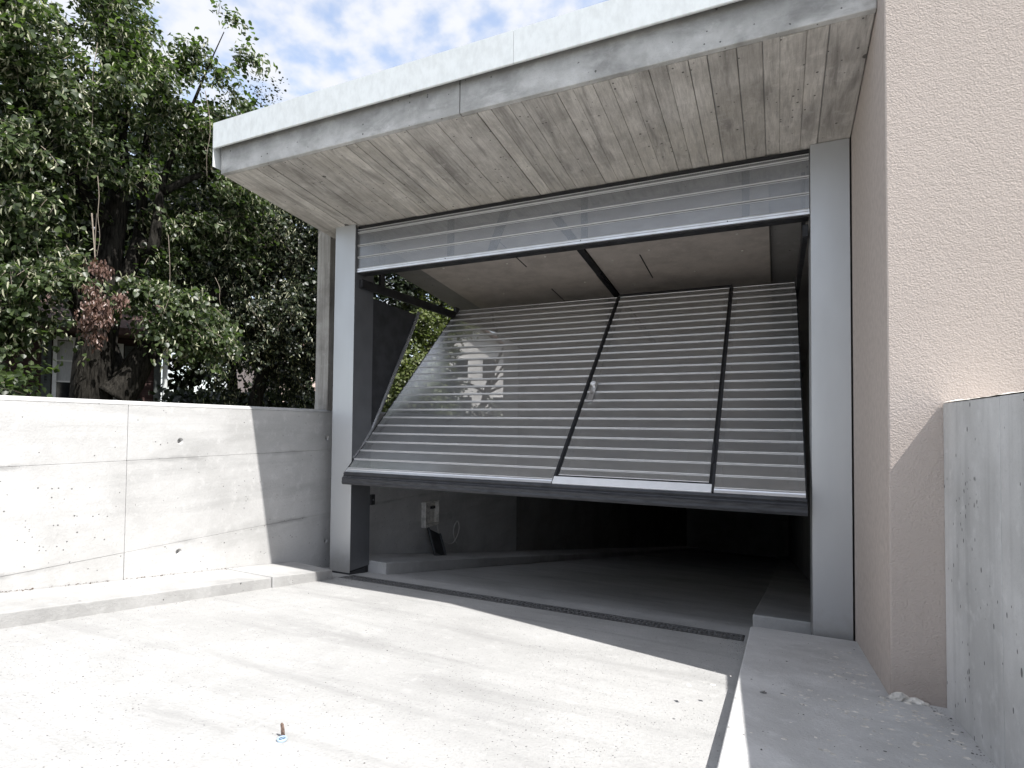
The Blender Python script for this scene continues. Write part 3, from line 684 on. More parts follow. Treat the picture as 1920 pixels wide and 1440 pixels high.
for s0, s1, t0, t1 in ((0, .02, 0, Ln), (.20, .22, 0, Ln), (.02, .20, Ln-.03, Ln)):
    g.loft([tuple(ca+ax*t0+wv*s_+nn*q_) for s_, q_ in ((s0, .0085), (s1, .0085), (s1, .022), (s0, .022))], [tuple(ca+ax*t1+wv*s_+nn*q_) for s_, q_ in ((s0, .0085), (s1, .0085), (s1, .022), (s0, .022))])
g.obj('rim', M['revealmetal'], lb)
st = thing('door_stop', 'small black door stop fixed behind the left aluminium post', 'door stop', (0, .27, .58))
g = G(); g.box(-.02, .012, .2465, .30, .535, .625); g.obj('body', M['frame'], st, bevel=.004, seg=2)
g = G(); g.tube([(.012, .275, .58), (.016, .275, .58)], [.009, .008], 10); g.obj('bolt', M['revealmetal'], st)

# ------------------------------------------------------------------ small things outside
bx, by = 1.882, -2.465; bz = rz(by)
sk = thing('marker_stake', 'rusty brown stake in a pale blue plastic ring standing in the sunlit ramp', 'stake', (bx, by, bz))
g = G()
vs = []
for i, (t, w) in enumerate(((0, .0068), (.014, .007), (.024, .0068), (.034, .006), (.038, .003))):
    cx_, cy_ = bx-.011-.012*t/.05, by+.011+.004*t/.05
    for j in range(6):
        a = j/6*2*math.pi+.3; vs.append((cx_+w*math.cos(a)*random.uniform(.85, 1.1), cy_+w*.7*math.sin(a)*random.uniform(.85, 1.1), bz+t))
g.add(vs, [(i*6+j, i*6+(j+1) % 6, (i+1)*6+(j+1) % 6, (i+1)*6+j) for i in range(4) for j in range(6)]+[tuple(24+j for j in range(6))]); g.obj('stick', M['rust'], sk)
g = G(); n = 20; A = []
for i in range(n):
    a = i/n*2*math.pi
    for rr, zz in ((.0138, 0.0), (.0148, .005), (.012, .0075), (.0092, .005)):
        A.append((bx+rr*math.cos(a), by-.004+rr*math.sin(a), bz+zz+.002))
g.add(A, [(i*4+k, ((i+1) % n)*4+k, ((i+1) % n)*4+k+1, i*4+k+1) for i in range(n) for k in range(3)]); g.obj('ring', M['bluering'], sk, smooth=True)
g = G(); g.tube([(bx, by-.004, bz+.001), (bx, by-.004, bz+.0065)], .0094, 16); g.obj('plug', M['bluedark'], sk)
for s_ in (-.004, .004):
    g = G(); g.box(bx-.006, bx+.006, by-.005+s_*.8, by-.003+s_*.8, bz+.0065, bz+.0085); g.obj('rib', M['bluering'], sk)

def stones(name, n, xr, yr, hfun, smin, smax, mat, flat=.5, seed=1, xf=None):
    r = np.random.default_rng(seed)
    V = []; F = []
    base = [(1, 0, 0), (.5, .87, 0), (-.5, .87, 0), (-1, 0, 0), (-.5, -.87, 0), (.5, -.87, 0), (.45, .3, 1), (-.5, .25, .9), (0, -.5, 1)]
    fc = [(0, 1, 6), (1, 2, 7, 6), (2, 3, 7), (3, 4, 8, 7), (4, 5, 8), (5, 0, 6, 8), (6, 7, 8)]
    for i in range(n):
        x = r.uniform(*xr); y = r.uniform(*yr)
        if xf is not None:
            x, y = xf(r)
        s = smin*(smax/smin)**(r.random()**2.2); a = r.uniform(0, 6.28); b = len(V)
        el = r.uniform(.5, 1); fl = flat*r.uniform(.6, 1.2)
        for (px, py, pz) in base:
            px *= r.uniform(.75, 1.2); py *= el*r.uniform(.8, 1.15)
            V.append((x+s*(px*math.cos(a)-py*math.sin(a)), y+s*(px*math.sin(a)+py*math.cos(a)), hfun(y)+s*pz*fl-.0003))
        F += [tuple(b+k for k in f_) for f_ in fc]
    o = obj(name, V, F, mat); return tag(o, kind='stuff')
o = stones('loose_grit', 3200, (0.06, 3.0), (-3.6, -.17), rz, .0009, .0042, M['stone'], seed=3)
tag(o, 'fine dark grit scattered over the pale concrete ramp', 'grit')
o = stones('platform_grit', 420, (3.06, 3.72), (-3, -.1), lambda y: rz(y)+.074, .0016, .006, M['stone'], seed=5, xf=lambda r: (r.uniform(3.06, 3.55), r.uniform(-3, -.1)) if r.random() < .35 else (XR-.004-abs(r.normal(0, .035)), r.uniform(-3, -1.12)))
tag(o, 'sparse dark grit on the concrete platform by the pitted wall', 'grit')
o = stones('plaster_flakes', 750, (0, 1), (0, 1), lambda y: rz(y)+.0742, 0.002, .016, M['mortar'], .10, 9,
           xf=lambda r: ((XB-.03-abs(r.normal(0, .12)), r.uniform(-1.05, -.35)) if r.random() < .3 else (XR-.03-abs(r.normal(0, .26)), -1.15-abs(r.normal(0, .5)))))
tag(o, 'white plaster splashes and flakes lying on the concrete platform', 'plaster flakes')
o = stones('corner_grit', 380, (2.8, 3.02), (-.7, -.17), rz, .0012, .0045, M['stone'], seed=15, xf=lambda r: (3.022-abs(r.normal(0, .07)), -.17-abs(r.normal(0, .22))))
tag(o, 'dark dirt gathered where the drain meets the platform kerb', 'grit')
o = stones('kerb_grit', 420, (0, 1), (0, 1), rz, .001, .0045, M['stone'], seed=16, xf=lambda r: (.052+abs(r.normal(0, .025)), r.uniform(-3.6, -.3)) if r.random() < .6 else (r.uniform(-.1, .35), -.2+r.normal(0, .06)))
tag(o, 'dark grit along the foot of the long kerb by the wall', 'grit')
def lump(name, c, r, mat, parent=None, seed=0, n=2):
    bm = bmesh.new(); bmesh.ops.create_icosphere(bm, subdivisions=n, radius=1.0); rr = np.random.default_rng(seed)
    for v_ in bm.verts:
        k = 1+rr.normal(0, .2); v_.co = Vector((c[0]+v_.co.x*r[0]*k, c[1]+v_.co.y*r[1]*k, c[2]+v_.co.z*r[2]*k))
    me = bpy.data.meshes.new(name); bm.to_mesh(me); bm.free(); me.materials.append(mat); return link(bpy.data.objects.new(name, me), parent)
ml = thing('mortar_lump', 'crumbled white mortar lump at the foot of the plaster corner', 'rubble', (XB+.03, YB-.02, rz(YB)+.07))
zk = rz(YB)+.074
for i, (dx_, dy_, a, b, c_) in enumerate(((.03, -.006, .032, .014, .020), (.075, -.006, .028, .012, .013), (.005, -.008, .018, .012, .012), (.105, -.016, .014, .012, .01), (-.03, -.02, .01, .01, .007), (.05, -.035, .012, .012, .006))):
    lump('chunk', (XB+dx_, YB+dy_, zk+c_*.4), (a, b, c_), M['mortar'], ml, 20+i)
p_ = (3.13, -1.35); tag(lump('pebble', (p_[0], p_[1], rz(p_[1])+.077), (.011, .007, .005), M['stone'], None, 3), 'single dark pebble lying on the concrete platform', 'pebble')
tag(lump('pebble', (2.1, -2.62, rz(-2.62)+.006), (.014, .010, .008), M['kerb'], None, 4), 'single grey pebble on the sunlit ramp near the blue ring', 'pebble')

# ------------------------------------------------------------------ trees
LEAF = np.array([(0, 0, 0), (.46, .20, .10), (.40, .62, .09), (0, 1.0, -.05), (-.40, .62, .09), (-.46, .20, .10)])
def norm(a): return a/np.maximum(np.linalg.norm(a, axis=1, keepdims=True), 1e-9)
def leaves_mesh(name, pos, axis, nor, size, mat, width=1.0):
    n = len(pos)
    axis = norm(axis); side = norm(np.cross(axis, nor)); nor = np.cross(side, axis)
    P = (pos[:, None, :] + size[:, None, None]*(LEAF[None, :, 0:1]*width*side[:, None, :] + LEAF[None, :, 1:2]*axis[:, None, :] + LEAF[None, :, 2:3]*nor[:, None, :])).reshape(-1, 3)
    idx = np.array([[0, 1, 2, 3], [0, 3, 4, 5]])
    F = (np.arange(n)[:, None, None]*6 + idx[None]).reshape(-1)
    me = bpy.data.meshes.new(name)
    me.vertices.add(n*6); me.vertices.foreach_set('co', P.astype(np.float32).ravel())
    me.loops.add(n*8); me.loops.foreach_set('vertex_index', F.astype(np.int32))
    me.polygons.add(n*2); me.polygons.foreach_set('loop_start', np.arange(n*2, dtype=np.int32)*4); me.polygons.foreach_set('loop_total', np.full(n*2, 4, np.int32))
    me.materials.append(mat); me.update(calc_edges=True); return me
def in_lobes(lobes, n, r, clump=.26):
    """random points gathered in flattish clumps that fill the lobes (px, py, t, rx, ry, rt, weight)"""
    w = np.array([l[6]*l[3]*l[4] for l in lobes], float); w /= w.sum()
    m = max(40, n//11); k = r.choice(len(lobes), m, p=w)
    d = norm(r.normal(size=(m, 3))); rad = r.random(m)**(1/2.4)
    cen = np.empty((m, 3))
    for i in range(m):
        l = lobes[k[i]]; cen[i] = at(l[0]+d[i, 0]*rad[i]*l[3], l[1]+d[i, 1]*rad[i]*l[4], l[2]+d[i, 2]*rad[i]*l[5])
    j = r.integers(0, m, n); size = clump*r.uniform(.5, 1.3, m)*np.minimum(1, np.array([lobes[q][3] for q in k])/55.)
    return cen[j] + norm(r.normal(size=(n, 3)))*(r.random(n)**(1/2.5)*size[j])[:, None]*np.array([1, 1, .5])
def foliage(lobes, nspray, per, size, length, droop, centre, r, spread=.5, clump=.26):
    c = in_lobes(lobes, nspray, r, clump)
    out = c - np.asarray(centre); out[:, 2] *= .35; out = norm(out + r.normal(0, .5, out.shape))
    out[:, 2] -= droop*r.random(nspray); out = norm(out)
    ln = length*r.uniform(.6, 1.3, nspray)
    t = np.tile(np.linspace(.05, 1, per), (nspray, 1)) + r.normal(0, .03, (nspray, per))
    path = c[:, None, :] + out[:, None, :]*(t*ln[:, None])[:, :, None]
    path[:, :, 2] -= (t**2)*(ln*droop*.55)[:, None]
    sd = norm(np.cross(out, np.array([0, 0, 1.0])))
    sgn = np.where(np.arange(per) % 2 == 0, 1.0, -1.0)[None, :]*r.uniform(.3, 1, (nspray, per))
    pos = path + sd[:, None, :]*(sgn*size*spread)[:, :, None] + r.normal(0, size*.55, path.shape)
    ax = sd[:, None, :]*sgn[:, :, None]*.9 + out[:, None, :]*.7 + r.normal(0, .35, pos.shape); ax[:, :, 2] -= .55
    no = np.array([0.25, -.15, 1.0]) + r.normal(0, .5, pos.shape)
    sz_ = size*r.uniform(.6, 1.25, (nspray, per))
    return pos.reshape(-1, 3), ax.reshape(-1, 3), no.reshape(-1, 3), sz_.ravel(), c, out, ln, path
def twigs(paths, r0, mat, name, parent, sides=3):
    g = G()
    for p in paths: g.tube(p, list(np.linspace(r0, r0*.35, len(p))), sides, cap=False)
    return g.obj(name, mat, parent)
def P3(px, py, t): return tuple(at(px, py, t))

r = np.random.default_rng(91); n = 240
lp = np.stack([XW+.006+abs(r.normal(0, .010, n)), r.uniform(-3.6, -.7, n), np.zeros(n)], 1); lp[:, 2] = RS*-lp[:, 1]+.080+r.random(n)*.004
o = link(bpy.data.objects.new('leaf_litter', leaves_mesh('leaf_litter', lp, r.normal(0, 1, (n, 3))*np.array([.6, 1, .1]), np.array([.2, 0, 1.0])+r.normal(0, .3, (n, 3)), r.uniform(.006, .014, n), M['soilbits'], .6)))
tag(o, 'brown leaf litter along the joint between wall and kerb', 'leaf litter', kind='stuff')
r = np.random.default_rng(11)
T = 8.0
base = at(170, 735, T); base[2] = GZ
lt = thing('linden_tree', 'large linden tree with pale hanging blossoms behind the long concrete wall', 'tree', tuple(base))
g = G()
g.tube(smooth_path([(base[0], base[1], GZ-.2), P3(172, 735, T), P3(178, 660, T), P3(186, 600, T), P3(196, 520, T+.05), P3(212, 430, T+.1), P3(225, 350, T+.1), P3(222, 260, T+.15), P3(200, 120, T+.2), P3(180, -60, T+.2), P3(170, -260, T+.2)], 4), list(np.concatenate([np.linspace(.215, .195, 9), np.linspace(.19, .085, 20), np.linspace(.085, .03, 12)])), 12)
g.obj('trunk', M['bark'], lt, smooth=True)
def limb(pts, r0, r1, parent=lt, mat=M['bark']):
    sp = smooth_path(pts, 4); g = G(); g.tube(sp, list(r1+(r0-r1)*(1-np.linspace(0, 1, len(sp)))**1.6), 14); return g.obj('limb', mat, parent, smooth=True)
limb([P3(215, 745, T-.1), P3(240, 715, T-.1), P3(275, 660, T-.1), P3(318, 605, T), P3(390, 560, T+.2), P3(450, 520, T+.4), P3(500, 450, T+.6)], .21, .05)
limb([P3(186, 600, T), P3(235, 520, T+.1), P3(262, 440, T+.2), P3(268, 340, T+.2), P3(280, 240, T+.1), P3(300, 150, T)], .12, .035)
limb([P3(262, 450, T+.2), P3(285, 470, T-.1), P3(296, 400, T-.1), P3(305, 340, T-.1), P3(340, 250, T-.1), P3(372, 170, T-.2), P3(395, 115, T-.3), P3(420, 60, T-.35)], .085, .005)
limb([P3(180, 640, T), P3(140, 560, T-.2), P3(90, 470, T-.5), P3(30, 380, T-.7), P3(-60, 300, T-.9)], .12, .03)
limb([P3(212, 430, T+.1), P3(150, 350, T-.3), P3(80, 250, T-.6), P3(40, 120, T-.7), P3(20, -20, T-.8)], .09, .02)
limb([P3(222, 300, T+.1), P3(240, 200, T-.1), P3(250, 110, T-.2), P3(262, 60, T-.2)], .05, .012)
limb([P3(305, 360, T-.1), P3(370, 330, T-.2), P3(430, 320, T-.1), P3(500, 360, T+.2)], .05, .015)
LT = [(20, 20, T-.6, 62, 75, .9, 1), (-80, 60, T-.4, 90, 120, 1, 1), (190, 20, T, 46, 85, .6, 1), (255, 85, T, 32, 62, .5, .9), (100, 160, T-.4, 110, 75, .9, 1),
      (225, 175, T-.2, 75, 75, .8, 1), (320, 195, T-.2, 62, 62, .6, .9), (325, 118, T-.2, 28, 24, .3, .6), (388, 135, T-.3, 18, 38, .2, .9), (420, 75, T-.35, 16, 42, .15, 1.3), (445, 118, T-.35, 20, 26, .15, 1.3), (408, 165, T-.3, 24, 28, .2, 1.0), (395, 215, T-.1, 50, 60, .5, .8),
      (60, 290, T-.5, 120, 90, .9, 1), (170, 300, T-.5, 80, 60, .5, .45), (350, 290, T+.1, 80, 60, .5, .7), (420, 320, T, 60, 80, .7, .9), (40, 420, T-.5, 110, 90, .8, 1), (140, 440, T-.2, 70, 70, .5, .55),
      (330, 430, T+.3, 90, 70, .5, .6), (245, 535, T-.4, 50, 35, .4, .45), (60, 480, T-.6, 90, 55, .7, .9), (35, 530, T-.8, 70, 35, .5, .8), (115, 550, T-.7, 45, 20, .3, .6), (300, 540, T-.3, 80, 45, .6, .8), (360, 590, T-.3, 60, 28, .5, .7),
      (-80, 600, T-.5, 60, 110, .8, .8), (20, 590, T-.9, 50, 25, .4, .9), (85, 585, T-.85, 40, 16, .3, .8), (130, 598, T-.85, 22, 10, .2, .7), (300, 600, T-.5, 60, 22, .4, .8), (365, 630, T-.4, 60, 20, .4, .8), (250, 610, T-.6, 35, 18, .3, .6), (430, 420, T+.2, 80, 70, .6, .8), (-120, 350, T, 90, 200, 1, .7), (60, -150, T, 160, 120, 1.2, .7)]
cc = at(180, 300, T)
pos, ax, no, sz_, c, od, ln, path = foliage(LT, 3600, 18, .056, .34, .42, cc, r, .85)
link(bpy.data.objects.new('crown', leaves_mesh('crown', pos, ax, no, sz_, M['leaf'])), lt)['kind'] = 'stuff'
o = twigs([path[i][::4] for i in range(0, len(path), 2)], .004, M['twig'], 'twigs', lt); o['kind'] = 'stuff'
# hanging bracts
k = r.choice(len(pos), 24000, replace=False)
bp = pos[k] + r.normal(0, .02, (len(k), 3)); ba = r.normal(0, .35, bp.shape); ba[:, 2] -= .8
link(bpy.data.objects.new('blossoms', leaves_mesh('blossoms', bp, ba, r.normal(0, 1, bp.shape), r.uniform(.045, .085, len(k)), M['bract'], .24)), lt)['kind'] = 'stuff'
# long bare hanging shoots
hang = []
for px, y0, y1, tt in ((178, 80, 330, T-1), (230, 190, 290, T-1), (176, 330, 480, T-1.1), (298, 430, 560, T-1), (385, 170, 330, T-.9), (393, 330, 385, T-.9), (322, 440, 560, T-.9), (146, 300, 370, T-1), (55, 40, 95, T-1), (330, 330, 400, T-.8), (410, 520, 600, T-.5), (60, 330, 400, T-1), (180, 400, 570, T-1.05), (250, 180, 240, T-1)):
    kx = r.normal(0, 3.5, 5).cumsum(); hang.append(smooth_path([P3(px+kx[i], y0+(y1-y0)*i/4, tt) for i in range(5)], 3))
twigs(hang[::2], .0042, M['twig'], 'hanging_shoots', lt, 5)['kind'] = 'stuff'
# withered branch
DD = [(180, 580, T-1.1, 28, 40, .12, 1), (178, 520, T-1.1, 20, 35, .1, .9), (215, 560, T-1.1, 12, 30, .1, .8), (160, 475, T-1.05, 16, 18, .1, .5), (190, 620, T-1.1, 25, 14, .1, .7), (165, 610, T-1.1, 14, 18, .1, .7)]
dp, da, dn, ds, *_ = foliage(DD, 150, 10, .046, .06, 1.2, at(180, 500, T-1), r, .3, .12)
da = np.array([0, 0, -1.0]) + r.normal(0, .35, da.shape)
link(bpy.data.objects.new('withered_leaves', leaves_mesh('withered_leaves', dp, da, r.normal(0, 1, dp.shape), ds, M['dead'], .5)), lt)
twigs([smooth_path([P3(172, 400, T-1.05), P3(178, 480, T-1.1), P3(182, 560, T-1.1), P3(185, 630, T-1.1)], 4)], .008, M['twig'], 'withered_stem', lt, 5)

def simple_tree(name, label, cat, lobes, nspray, per, size, length, mat, stem_px, t, seed, group=None, droop=.6, tr=.10, bracts=0, bmat=None):
    r = np.random.default_rng(seed)
    b = at(stem_px[0], 740, t); b[2] = GZ
    th = thing(name, label, cat, tuple(b), group)
    top = at(stem_px[1], stem_px[2], t)
    g = G(); mid = (b+top)/2 + r.normal(0, .15, 3)
    sp = smooth_path([(b[0], b[1], GZ-.2), tuple(b+(mid-b)*.3), tuple(mid), tuple(top)], 5); g.tube(sp, list(np.linspace(tr, tr*.2, len(sp))), 8); g.obj('trunk', M['bark'], th, smooth=True)
    br = []
    for l in lobes:
        e = at(l[0], l[1], l[2]); s_ = np.array(sp[len(sp)//2]); m_ = (s_+e)/2; m_[2] += .1; br.append(smooth_path([tuple(s_), tuple(m_), tuple(e)], 4))
    twigs(br, tr*.35, M['bark'], 'branches', th, 5)
    pos, ax, no, sz_, c, od, ln, path = foliage(lobes, nspray, per, size, length, droop, (b+top)/2, r)
    o = link(bpy.data.objects.new('crown', leaves_mesh('crown', pos, ax, no, sz_, mat)), th); o['kind'] = 'stuff'
    o = twigs([path[i][::5] for i in range(0, len(path), 3)], .003, M['twig'], 'twigs', th); o['kind'] = 'stuff'
    if bracts:
        k = r.choice(len(pos), bracts, replace=False); bp = pos[k]+r.normal(0, .02, (bracts, 3)); ba = r.normal(0, .4, bp.shape); ba[:, 2] -= .8
        o = link(bpy.data.objects.new('blossoms', leaves_mesh('blossoms', bp, ba, r.normal(0, 1, bp.shape), r.uniform(.04, .07, bracts), M['bract'], .22)), th); o['kind'] = 'stuff'
    return th
T2 = 9.0
simple_tree('linden_tree', 'dense dark linden with drooping branches just left of the concrete column', 'tree',
            [(470, 430, T2, 90, 70, .8, 1), (540, 440, T2+.2, 70, 70, .8, 1), (590, 470, T2+.3, 60, 90, .8, 1), (430, 520, T2-.2, 90, 70, .7, 1), (530, 560, T2, 80, 80, .8, 1), (590, 600, T2+.3, 60, 90, .8, .9), (450, 610, T2-.2, 80, 60, .6, .9), (545, 670, T2+.2, 70, 60, .7, .9), (460, 690, T2, 60, 40, .6, .6), (400, 450, T2+.2, 70, 60, .5, .8), (420, 370, T2, 70, 60, .6, 1), (600, 700, T2+.4, 50, 50, .6, .7), (520, 380, T2, 80, 60, .6, 1)],
            2300, 18, .052, .38, M['leafd'], (470, 480, 380), T2, 21, None, .55, .13, 20000)
# small twiggy tree top seen over the canopy edge
simple_tree('twiggy_tree', 'thin twiggy tree top peeping over the canopy edge', 'tree', [(485, 205, 13, 30, 14, .4, 1), (505, 200, 13, 26, 16, .4, .8), (450, 230, 13, 30, 30, .5, .9)], 60, 9, .05, .5, M['leafd'], (480, 490, 225), 13, 31, None, -.5, .06)
# trees beyond
TB = 13.5
for i, (nm, lab, lob, st_, mt, n_, size) in enumerate((
    ('broadleaf_tree', 'shadowy broadleaf tree behind the trunk of the large linden', [(60, 330, 11, 170, 130, 1., 1), (200, 300, 11, 150, 150, 1., 1), (120, 460, 11, 170, 80, 1., 1), (-60, 420, 11, 130, 150, 1., .8), (60, 150, 11, 100, 110, 1, .8), (250, 460, 11, 120, 90, 1, .9)], (258, 200, 330), 'leafd', 1500, .12),
    ('broadleaf_tree', 'dark broadleaf tree filling the gap behind the drooping linden', [(380, 380, TB+1, 130, 120, 1.5, 1), (480, 460, TB+1, 140, 130, 1.3, 1), (400, 560, TB+1, 140, 100, 1.3, 1), (560, 560, TB+1, 110, 150, 1.3, 1), (470, 660, TB+1, 170, 70, 1, 1), (350, 290, TB+1, 90, 80, 1, .8)], (440, 440, 400), 'leafd', 1500, .11))):
    simple_tree(nm, lab, 'tree', lob, n_, 13, size, .6, M[mt], st_, (11, TB+1)[i], 40+i, None, .6, .16)
# sunlit trees seen through the open garage side
simple_tree('garden_tree', 'yellow-green sunlit tree seen past the slanted door edge', 'tree', [(790, 600, 9.2, 60, 50, .7, 1), (730, 640, 9.0, 60, 60, .6, 1), (765, 690, 8.8, 60, 60, .6, 1), (700, 750, 8.8, 60, 50, .6, 1), (650, 790, 8.8, 50, 40, .5, .7), (815, 650, 9.6, 40, 60, .5, .6), (790, 750, 9.4, 60, 40, .5, .6)], 1300, 15, .05, .3, M['leafy'], (745, 760, 640), 9.2, 51, None, .5, .09)
simple_tree('garden_tree', 'dark green tree top seen between door track and lintel', 'tree', [(700, 520, 8.6, 70, 34, .6, 1), (770, 520, 9, 70, 50, .6, 1), (650, 560, 8.6, 60, 60, .6, 1), (720, 580, 8.8, 50, 25, .5, .6), (720, 420, 8.8, 110, 90, .8, 1), (830, 440, 9.6, 100, 90, .8, 1), (840, 560, 10, 60, 50, .6, .8)], 1500, 15, .055, .32, M['leafd'], (690, 700, 540), 8.8, 52, None, .6, .09)
simple_tree('garden_tree', 'slender dark tree standing before the white gabled house', 'tree', [(985, 640, 12.5, 40, 30, .6, 1), (960, 700, 12.5, 30, 50, .5, .35), (1000, 720, 12.5, 40, 60, .5, .8), (905, 770, 12.0, 50, 25, .5, .5), (850, 720, 12, 30, 70, .5, .9)], 330, 13, .07, .35, M['leafd'], (895, 950, 640), 12, 53, None, .6, .10)
simple_tree('garden_shrub', 'low leafy shrub just above the concrete wall at the left edge of the photo', 'shrub', [(15, 712, T-1.2, 38, 24, .3, 1), (-30, 725, T-1.2, 40, 24, .3, 1)], 45, 14, .056, .22, M['leaf'], (10, 8, 700), T-1.2, 61, None, .4, .03)
simple_tree('broadleaf_tree', 'tall dark tree added to cover bright sky behind the white gabled house', 'tree', [(850, 560, 38, 80, 60, 3, 1), (930, 545, 38, 80, 60, 3, 1), (1000, 600, 38, 60, 70, 3, 1), (800, 620, 38, 50, 60, 3, .8), (1010, 690, 38, 40, 60, 2, .8)], 900, 13, .26, 1.1, M['leafd'], (1000, 930, 560), 38, 71, None, .5, .3)  # tree put in to block the bright sky above the house
# low hedge behind the wall
hd = thing('hedge', 'low dark hedge running behind the long concrete wall', 'hedge', tuple(at(400, 745, 10)))
r = np.random.default_rng(77)
n = 7000
u = r.random(n); hp_ = np.array([at(335+u_*465, 750, 11.2) for u_ in u]); hp_[:, 0] += r.normal(0, .25, n); hp_[:, 1] += r.normal(0, .25, n); hp_[:, 2] = GZ + r.random(n)**.8*.62 + r.normal(0, .03, n)
link(bpy.data.objects.new('hedge_leaves', leaves_mesh('hedge_leaves', hp_, r.normal(0, 1, (n, 3)), r.normal(0, 1, (n, 3))+np.array([0, 0, .6]), r.uniform(.06, .11, n), M['leafd'])), hd)['kind'] = 'stuff'
g = G(); a_, b_ = at(335, 750, 11.2), at(800, 750, 11.2)
for s_ in np.linspace(0, 1, 26):
    p_ = a_+(b_-a_)*s_; g.tube([(p_[0], p_[1], GZ-.05), (p_[0]+r.normal(0, .05), p_[1]+r.normal(0, .05), GZ+.45)], [.02, .008], 5)
g.obj('stems', M['bark'], hd)

# ------------------------------------------------------------------ houses
def house(name, label, A, B, depth, z1, wallmat, roofmat, planks=False, eave=.35, roof_h=1.6, gable=False):
    """house whose front runs from A to B (xy); wall up to z1; away from the camera by depth"""
    A = Vector((A[0], A[1], 0)); B = Vector((B[0], B[1], 0)); ex = (B-A).normalized(); Lx = (B-A).length
    ey = Vector((-ex.y, ex.x, 0))
    if ey.dot(Vector((A.x-CAM[0], A.y-CAM[1], 0))) < 0: ey = -ey
    t = thing(name, label, 'house', (A.x, A.y, GZ))
    def W(x, y, z): return tuple(A+ex*x+ey*y+Vector((0, 0, z)))
    def bx_(g, x0, x1, y0, y1, z0, z1_):
        g.add([W(x, y, z) for z in (z0, z1_) for x, y in ((x0, y0), (x1, y0), (x1, y1), (x0, y1))], [(0, 3, 2, 1), (4, 5, 6, 7), (0, 1, 5, 4), (1, 2, 6, 5), (2, 3, 7, 6), (3, 0, 4, 7)]); return g
    g = G(); bx_(g, 0.03 if planks else 0, Lx-(.03 if planks else 0), .03 if planks else 0, depth, GZ-.3, z1); g.obj('wall', wallmat, t)
    if gable:
        g = G(); g.loft([W(0, 0, z1), W(Lx, 0, z1), W(Lx/2, 0, z1+roof_h)], [W(0, depth, z1), W(Lx, depth, z1), W(Lx/2, depth, z1+roof_h)]); g.obj('gable', wallmat, t)
        g = G()
        for sx in (0, 1):
            e0 = -eave if sx == 0 else Lx+eave; zz = z1-eave*roof_h/(Lx/2)
            g.loft([W(e0, -eave, zz+.03), W(Lx/2, -eave, z1+roof_h+.03), W(Lx/2, -eave, z1+roof_h+.17), W(e0, -eave, zz+.17)], [W(e0, depth+eave, zz+.03), W(Lx/2, depth+eave, z1+roof_h+.03), W(Lx/2, depth+eave, z1+roof_h+.17), W(e0, depth+eave, zz+.17)])
        g.obj('roof', roofmat, t)
    else:
        g = G(); g.loft([W(-eave, -eave, z1-.05), W(-eave, -eave, z1+.08), W(-eave, depth/2, z1+roof_h), W(-eave, depth+eave, z1+.08), W(-eave, depth+eave, z1-.05)], [W(Lx+eave, -eave, z1-.05), W(Lx+eave, -eave, z1+.08), W(Lx+eave, depth/2, z1+roof_h), W(Lx+eave, depth+eave, z1+.08), W(Lx+eave, depth+eave, z1-.05)]); g.obj('roof', roofmat, t)
    return t, W, bx_, Lx
def window(t, W, bx_, x, z, w, h, panes=3, shutters=True, curtain=True):
    g = G(); f = .06
    bx_(g, x-f, x, -.05, .02, z-f, z+h+f); bx_(g, x+w, x+w+f, -.05, .02, z-f, z+h+f); bx_(g, x, x+w, -.05, .02, z+h, z+h+f); bx_(g, x, x+w, -.06, .02, z-f, z)
    for i in range(1, panes): bx_(g, x, x+w, -.03, .0, z+h*i/panes-.014, z+h*i/panes+.014)
    wd = g.obj('window', M['whitepaint'], t)
    for i in range(panes):
        g = G(); bx_(g, x+.002, x+w-.002, -.012, -.006, z+h*i/panes+.016, z+h*(i+1)/panes-.016); g.obj('pane', M['curtain'] if (curtain and i > 0) else M['glass'], wd)
    if shutters:
        for x0 in (x-f-.02-w*.62, x+w+f+.02):
            g = G(); sw = w*.62; bx_(g, x0, x0+.05, -.06, -.02, z-.03, z+h+.03); bx_(g, x0+sw-.05, x0+sw, -.06, -.02, z-.03, z+h+.03); bx_(g, x0+.05, x0+sw-.05, -.06, -.02, z+h-.03, z+h+.03); bx_(g, x0+.05, x0+sw-.05, -.055, -.02, z-.03, z+h*.3)
            sh = g.obj('shutter', M['shutter'], t)
            g = G(); ns = 14
            for i in range(ns):
                zz = z+h*.3+(h*.7-.03)*i/ns; bx_(g, x0+.05, x0+sw-.05, -.05, -.03, zz+.005, zz+h*.7/ns*.75)
            g.obj('louvres', M['shutter'], sh)
# timber house behind the linden
hA = at(-160, 700, 13.2); hB = at(302, 700, 13.2)
hs, W, bx_, Lx = house('timber_house', 'red timber house with white windows half hidden behind the linden trunk', hA, hB, 6, 2.85, M['redwood'], M['roof'], planks=True, eave=.5)
nb = 13
for i in range(nb):
    g = G(); z0 = GZ-.1+i*.14; g.add([W(x, y, z) for x, y, z in ((0, -.006, z0), (Lx, -.006, z0), (Lx, .028, z0), (0, .028, z0), (0, .008, z0+.138), (Lx, .008, z0+.138), (Lx, .028, z0+.138), (0, .028, z0+.138))], [(0, 3, 2, 1), (4, 5, 6, 7), (0, 1, 5, 4), (1, 2, 6, 5), (2, 3, 7, 6), (3, 0, 4, 7)])
    g.obj('plank', M['redwood'], hs)
def hx(px):
    """distance along the front for photograph column px"""
    d = FW + (px-CX)/FPX*RT; A = Vector(hA[:2]); E_ = (Vector(hB[:2])-A).normalized()
    o2 = Vector(CAM[:2]); d2 = Vector(d[:2]); m_ = Matrix(((d2.x, -E_.x), (d2.y, -E_.y))); s_ = m_.inverted() @ (A-o2); return s_[1]
w0, w1 = hx(104), hx(133)
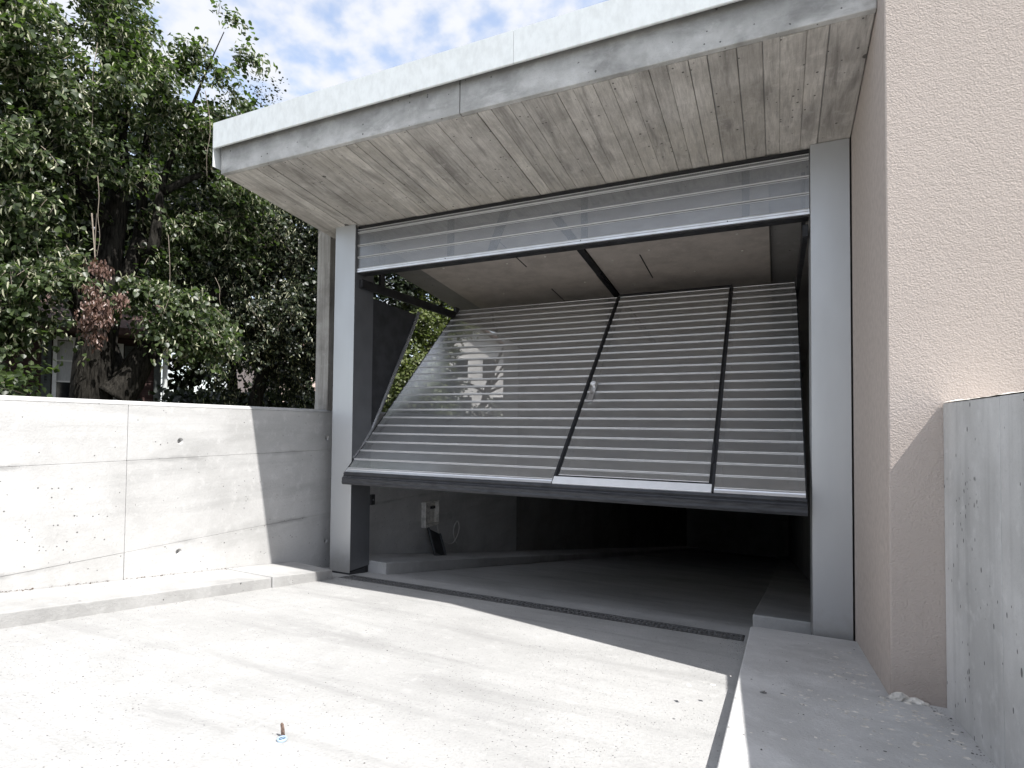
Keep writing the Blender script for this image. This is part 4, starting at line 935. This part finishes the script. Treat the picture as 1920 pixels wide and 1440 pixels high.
window(hs, W, bx_, w0, 1.55, w1-w0, 1.12)
w2, w3 = hx(204), hx(221)
window(hs, W, bx_, w2-.2, 1.62, w3-w2+.2, 1.0, 2)
g = G(); bx_(g, Lx-.12, Lx+.0, -.02, .03, GZ-.1, 2.85); g.obj('corner_board', M['shutter'], hs)
g = G(); q_ = W(Lx+.06, -.06, 0); g.tube([(q_[0], q_[1], GZ), (q_[0], q_[1], 2.95)], .045, 10); g.obj('downpipe', M['zinc'], hs)
# white gabled house seen through the perforated door
hA = at(775, 690, 27); hB = at(985, 690, 27.5)
hw, W, bx_, Lx = house('white_house', 'white gabled house glimpsed through the perforated door leaf', hA, hB, 8, 4.1, M['creamwall'], M['roof'], gable=True, roof_h=1.9, eave=.4)
for x, z in ((.6, 3.3), (1.9, 3.3), (3.2, 3.3), (.6, 1.5), (2.1, 1.5), (3.7, 1.5)):
    g = G(); bx_(g, x, x+.7, -.03, .02, z, z+.06); bx_(g, x, x+.05, -.03, .02, z+.06, z+.95); bx_(g, x+.65, x+.7, -.03, .02, z+.06, z+.95); bx_(g, x, x+.7, -.03, .02, z+.95, z+1.0)
    w_ = g.obj('window', M['whitepaint'], hw); g = G(); bx_(g, x+.052, x+.648, -.012, .01, z+.062, z+.948); g.obj('pane', M['glass'], w_)
# pink house farther left
hA = at(520, 700, 30); hB = at(745, 700, 33)
hk_, W, bx_, Lx = house('pink_house', 'pale pink house with brown roof far behind the garden trees', hA, hB, 7, 5.0, M['pinkwall'], M['roof'], roof_h=2.2)
for x in (.8, 2.6, 4.4):
    for z in (1.7, 3.5):
        if x+.8 < Lx:
            g = G(); bx_(g, x-.06, x+.86, -.03, .02, z-.06, z); bx_(g, x-.06, x+.86, -.03, .02, z+1.1, z+1.16); bx_(g, x-.06, x, -.03, .02, z, z+1.1); bx_(g, x+.8, x+.86, -.03, .02, z, z+1.1); w_ = g.obj('window', M['whitepaint'], hk_)
            g = G(); bx_(g, x+.002, x+.798, -.01, .01, z+.002, z+1.098); g.obj('pane', M['glass'], w_)
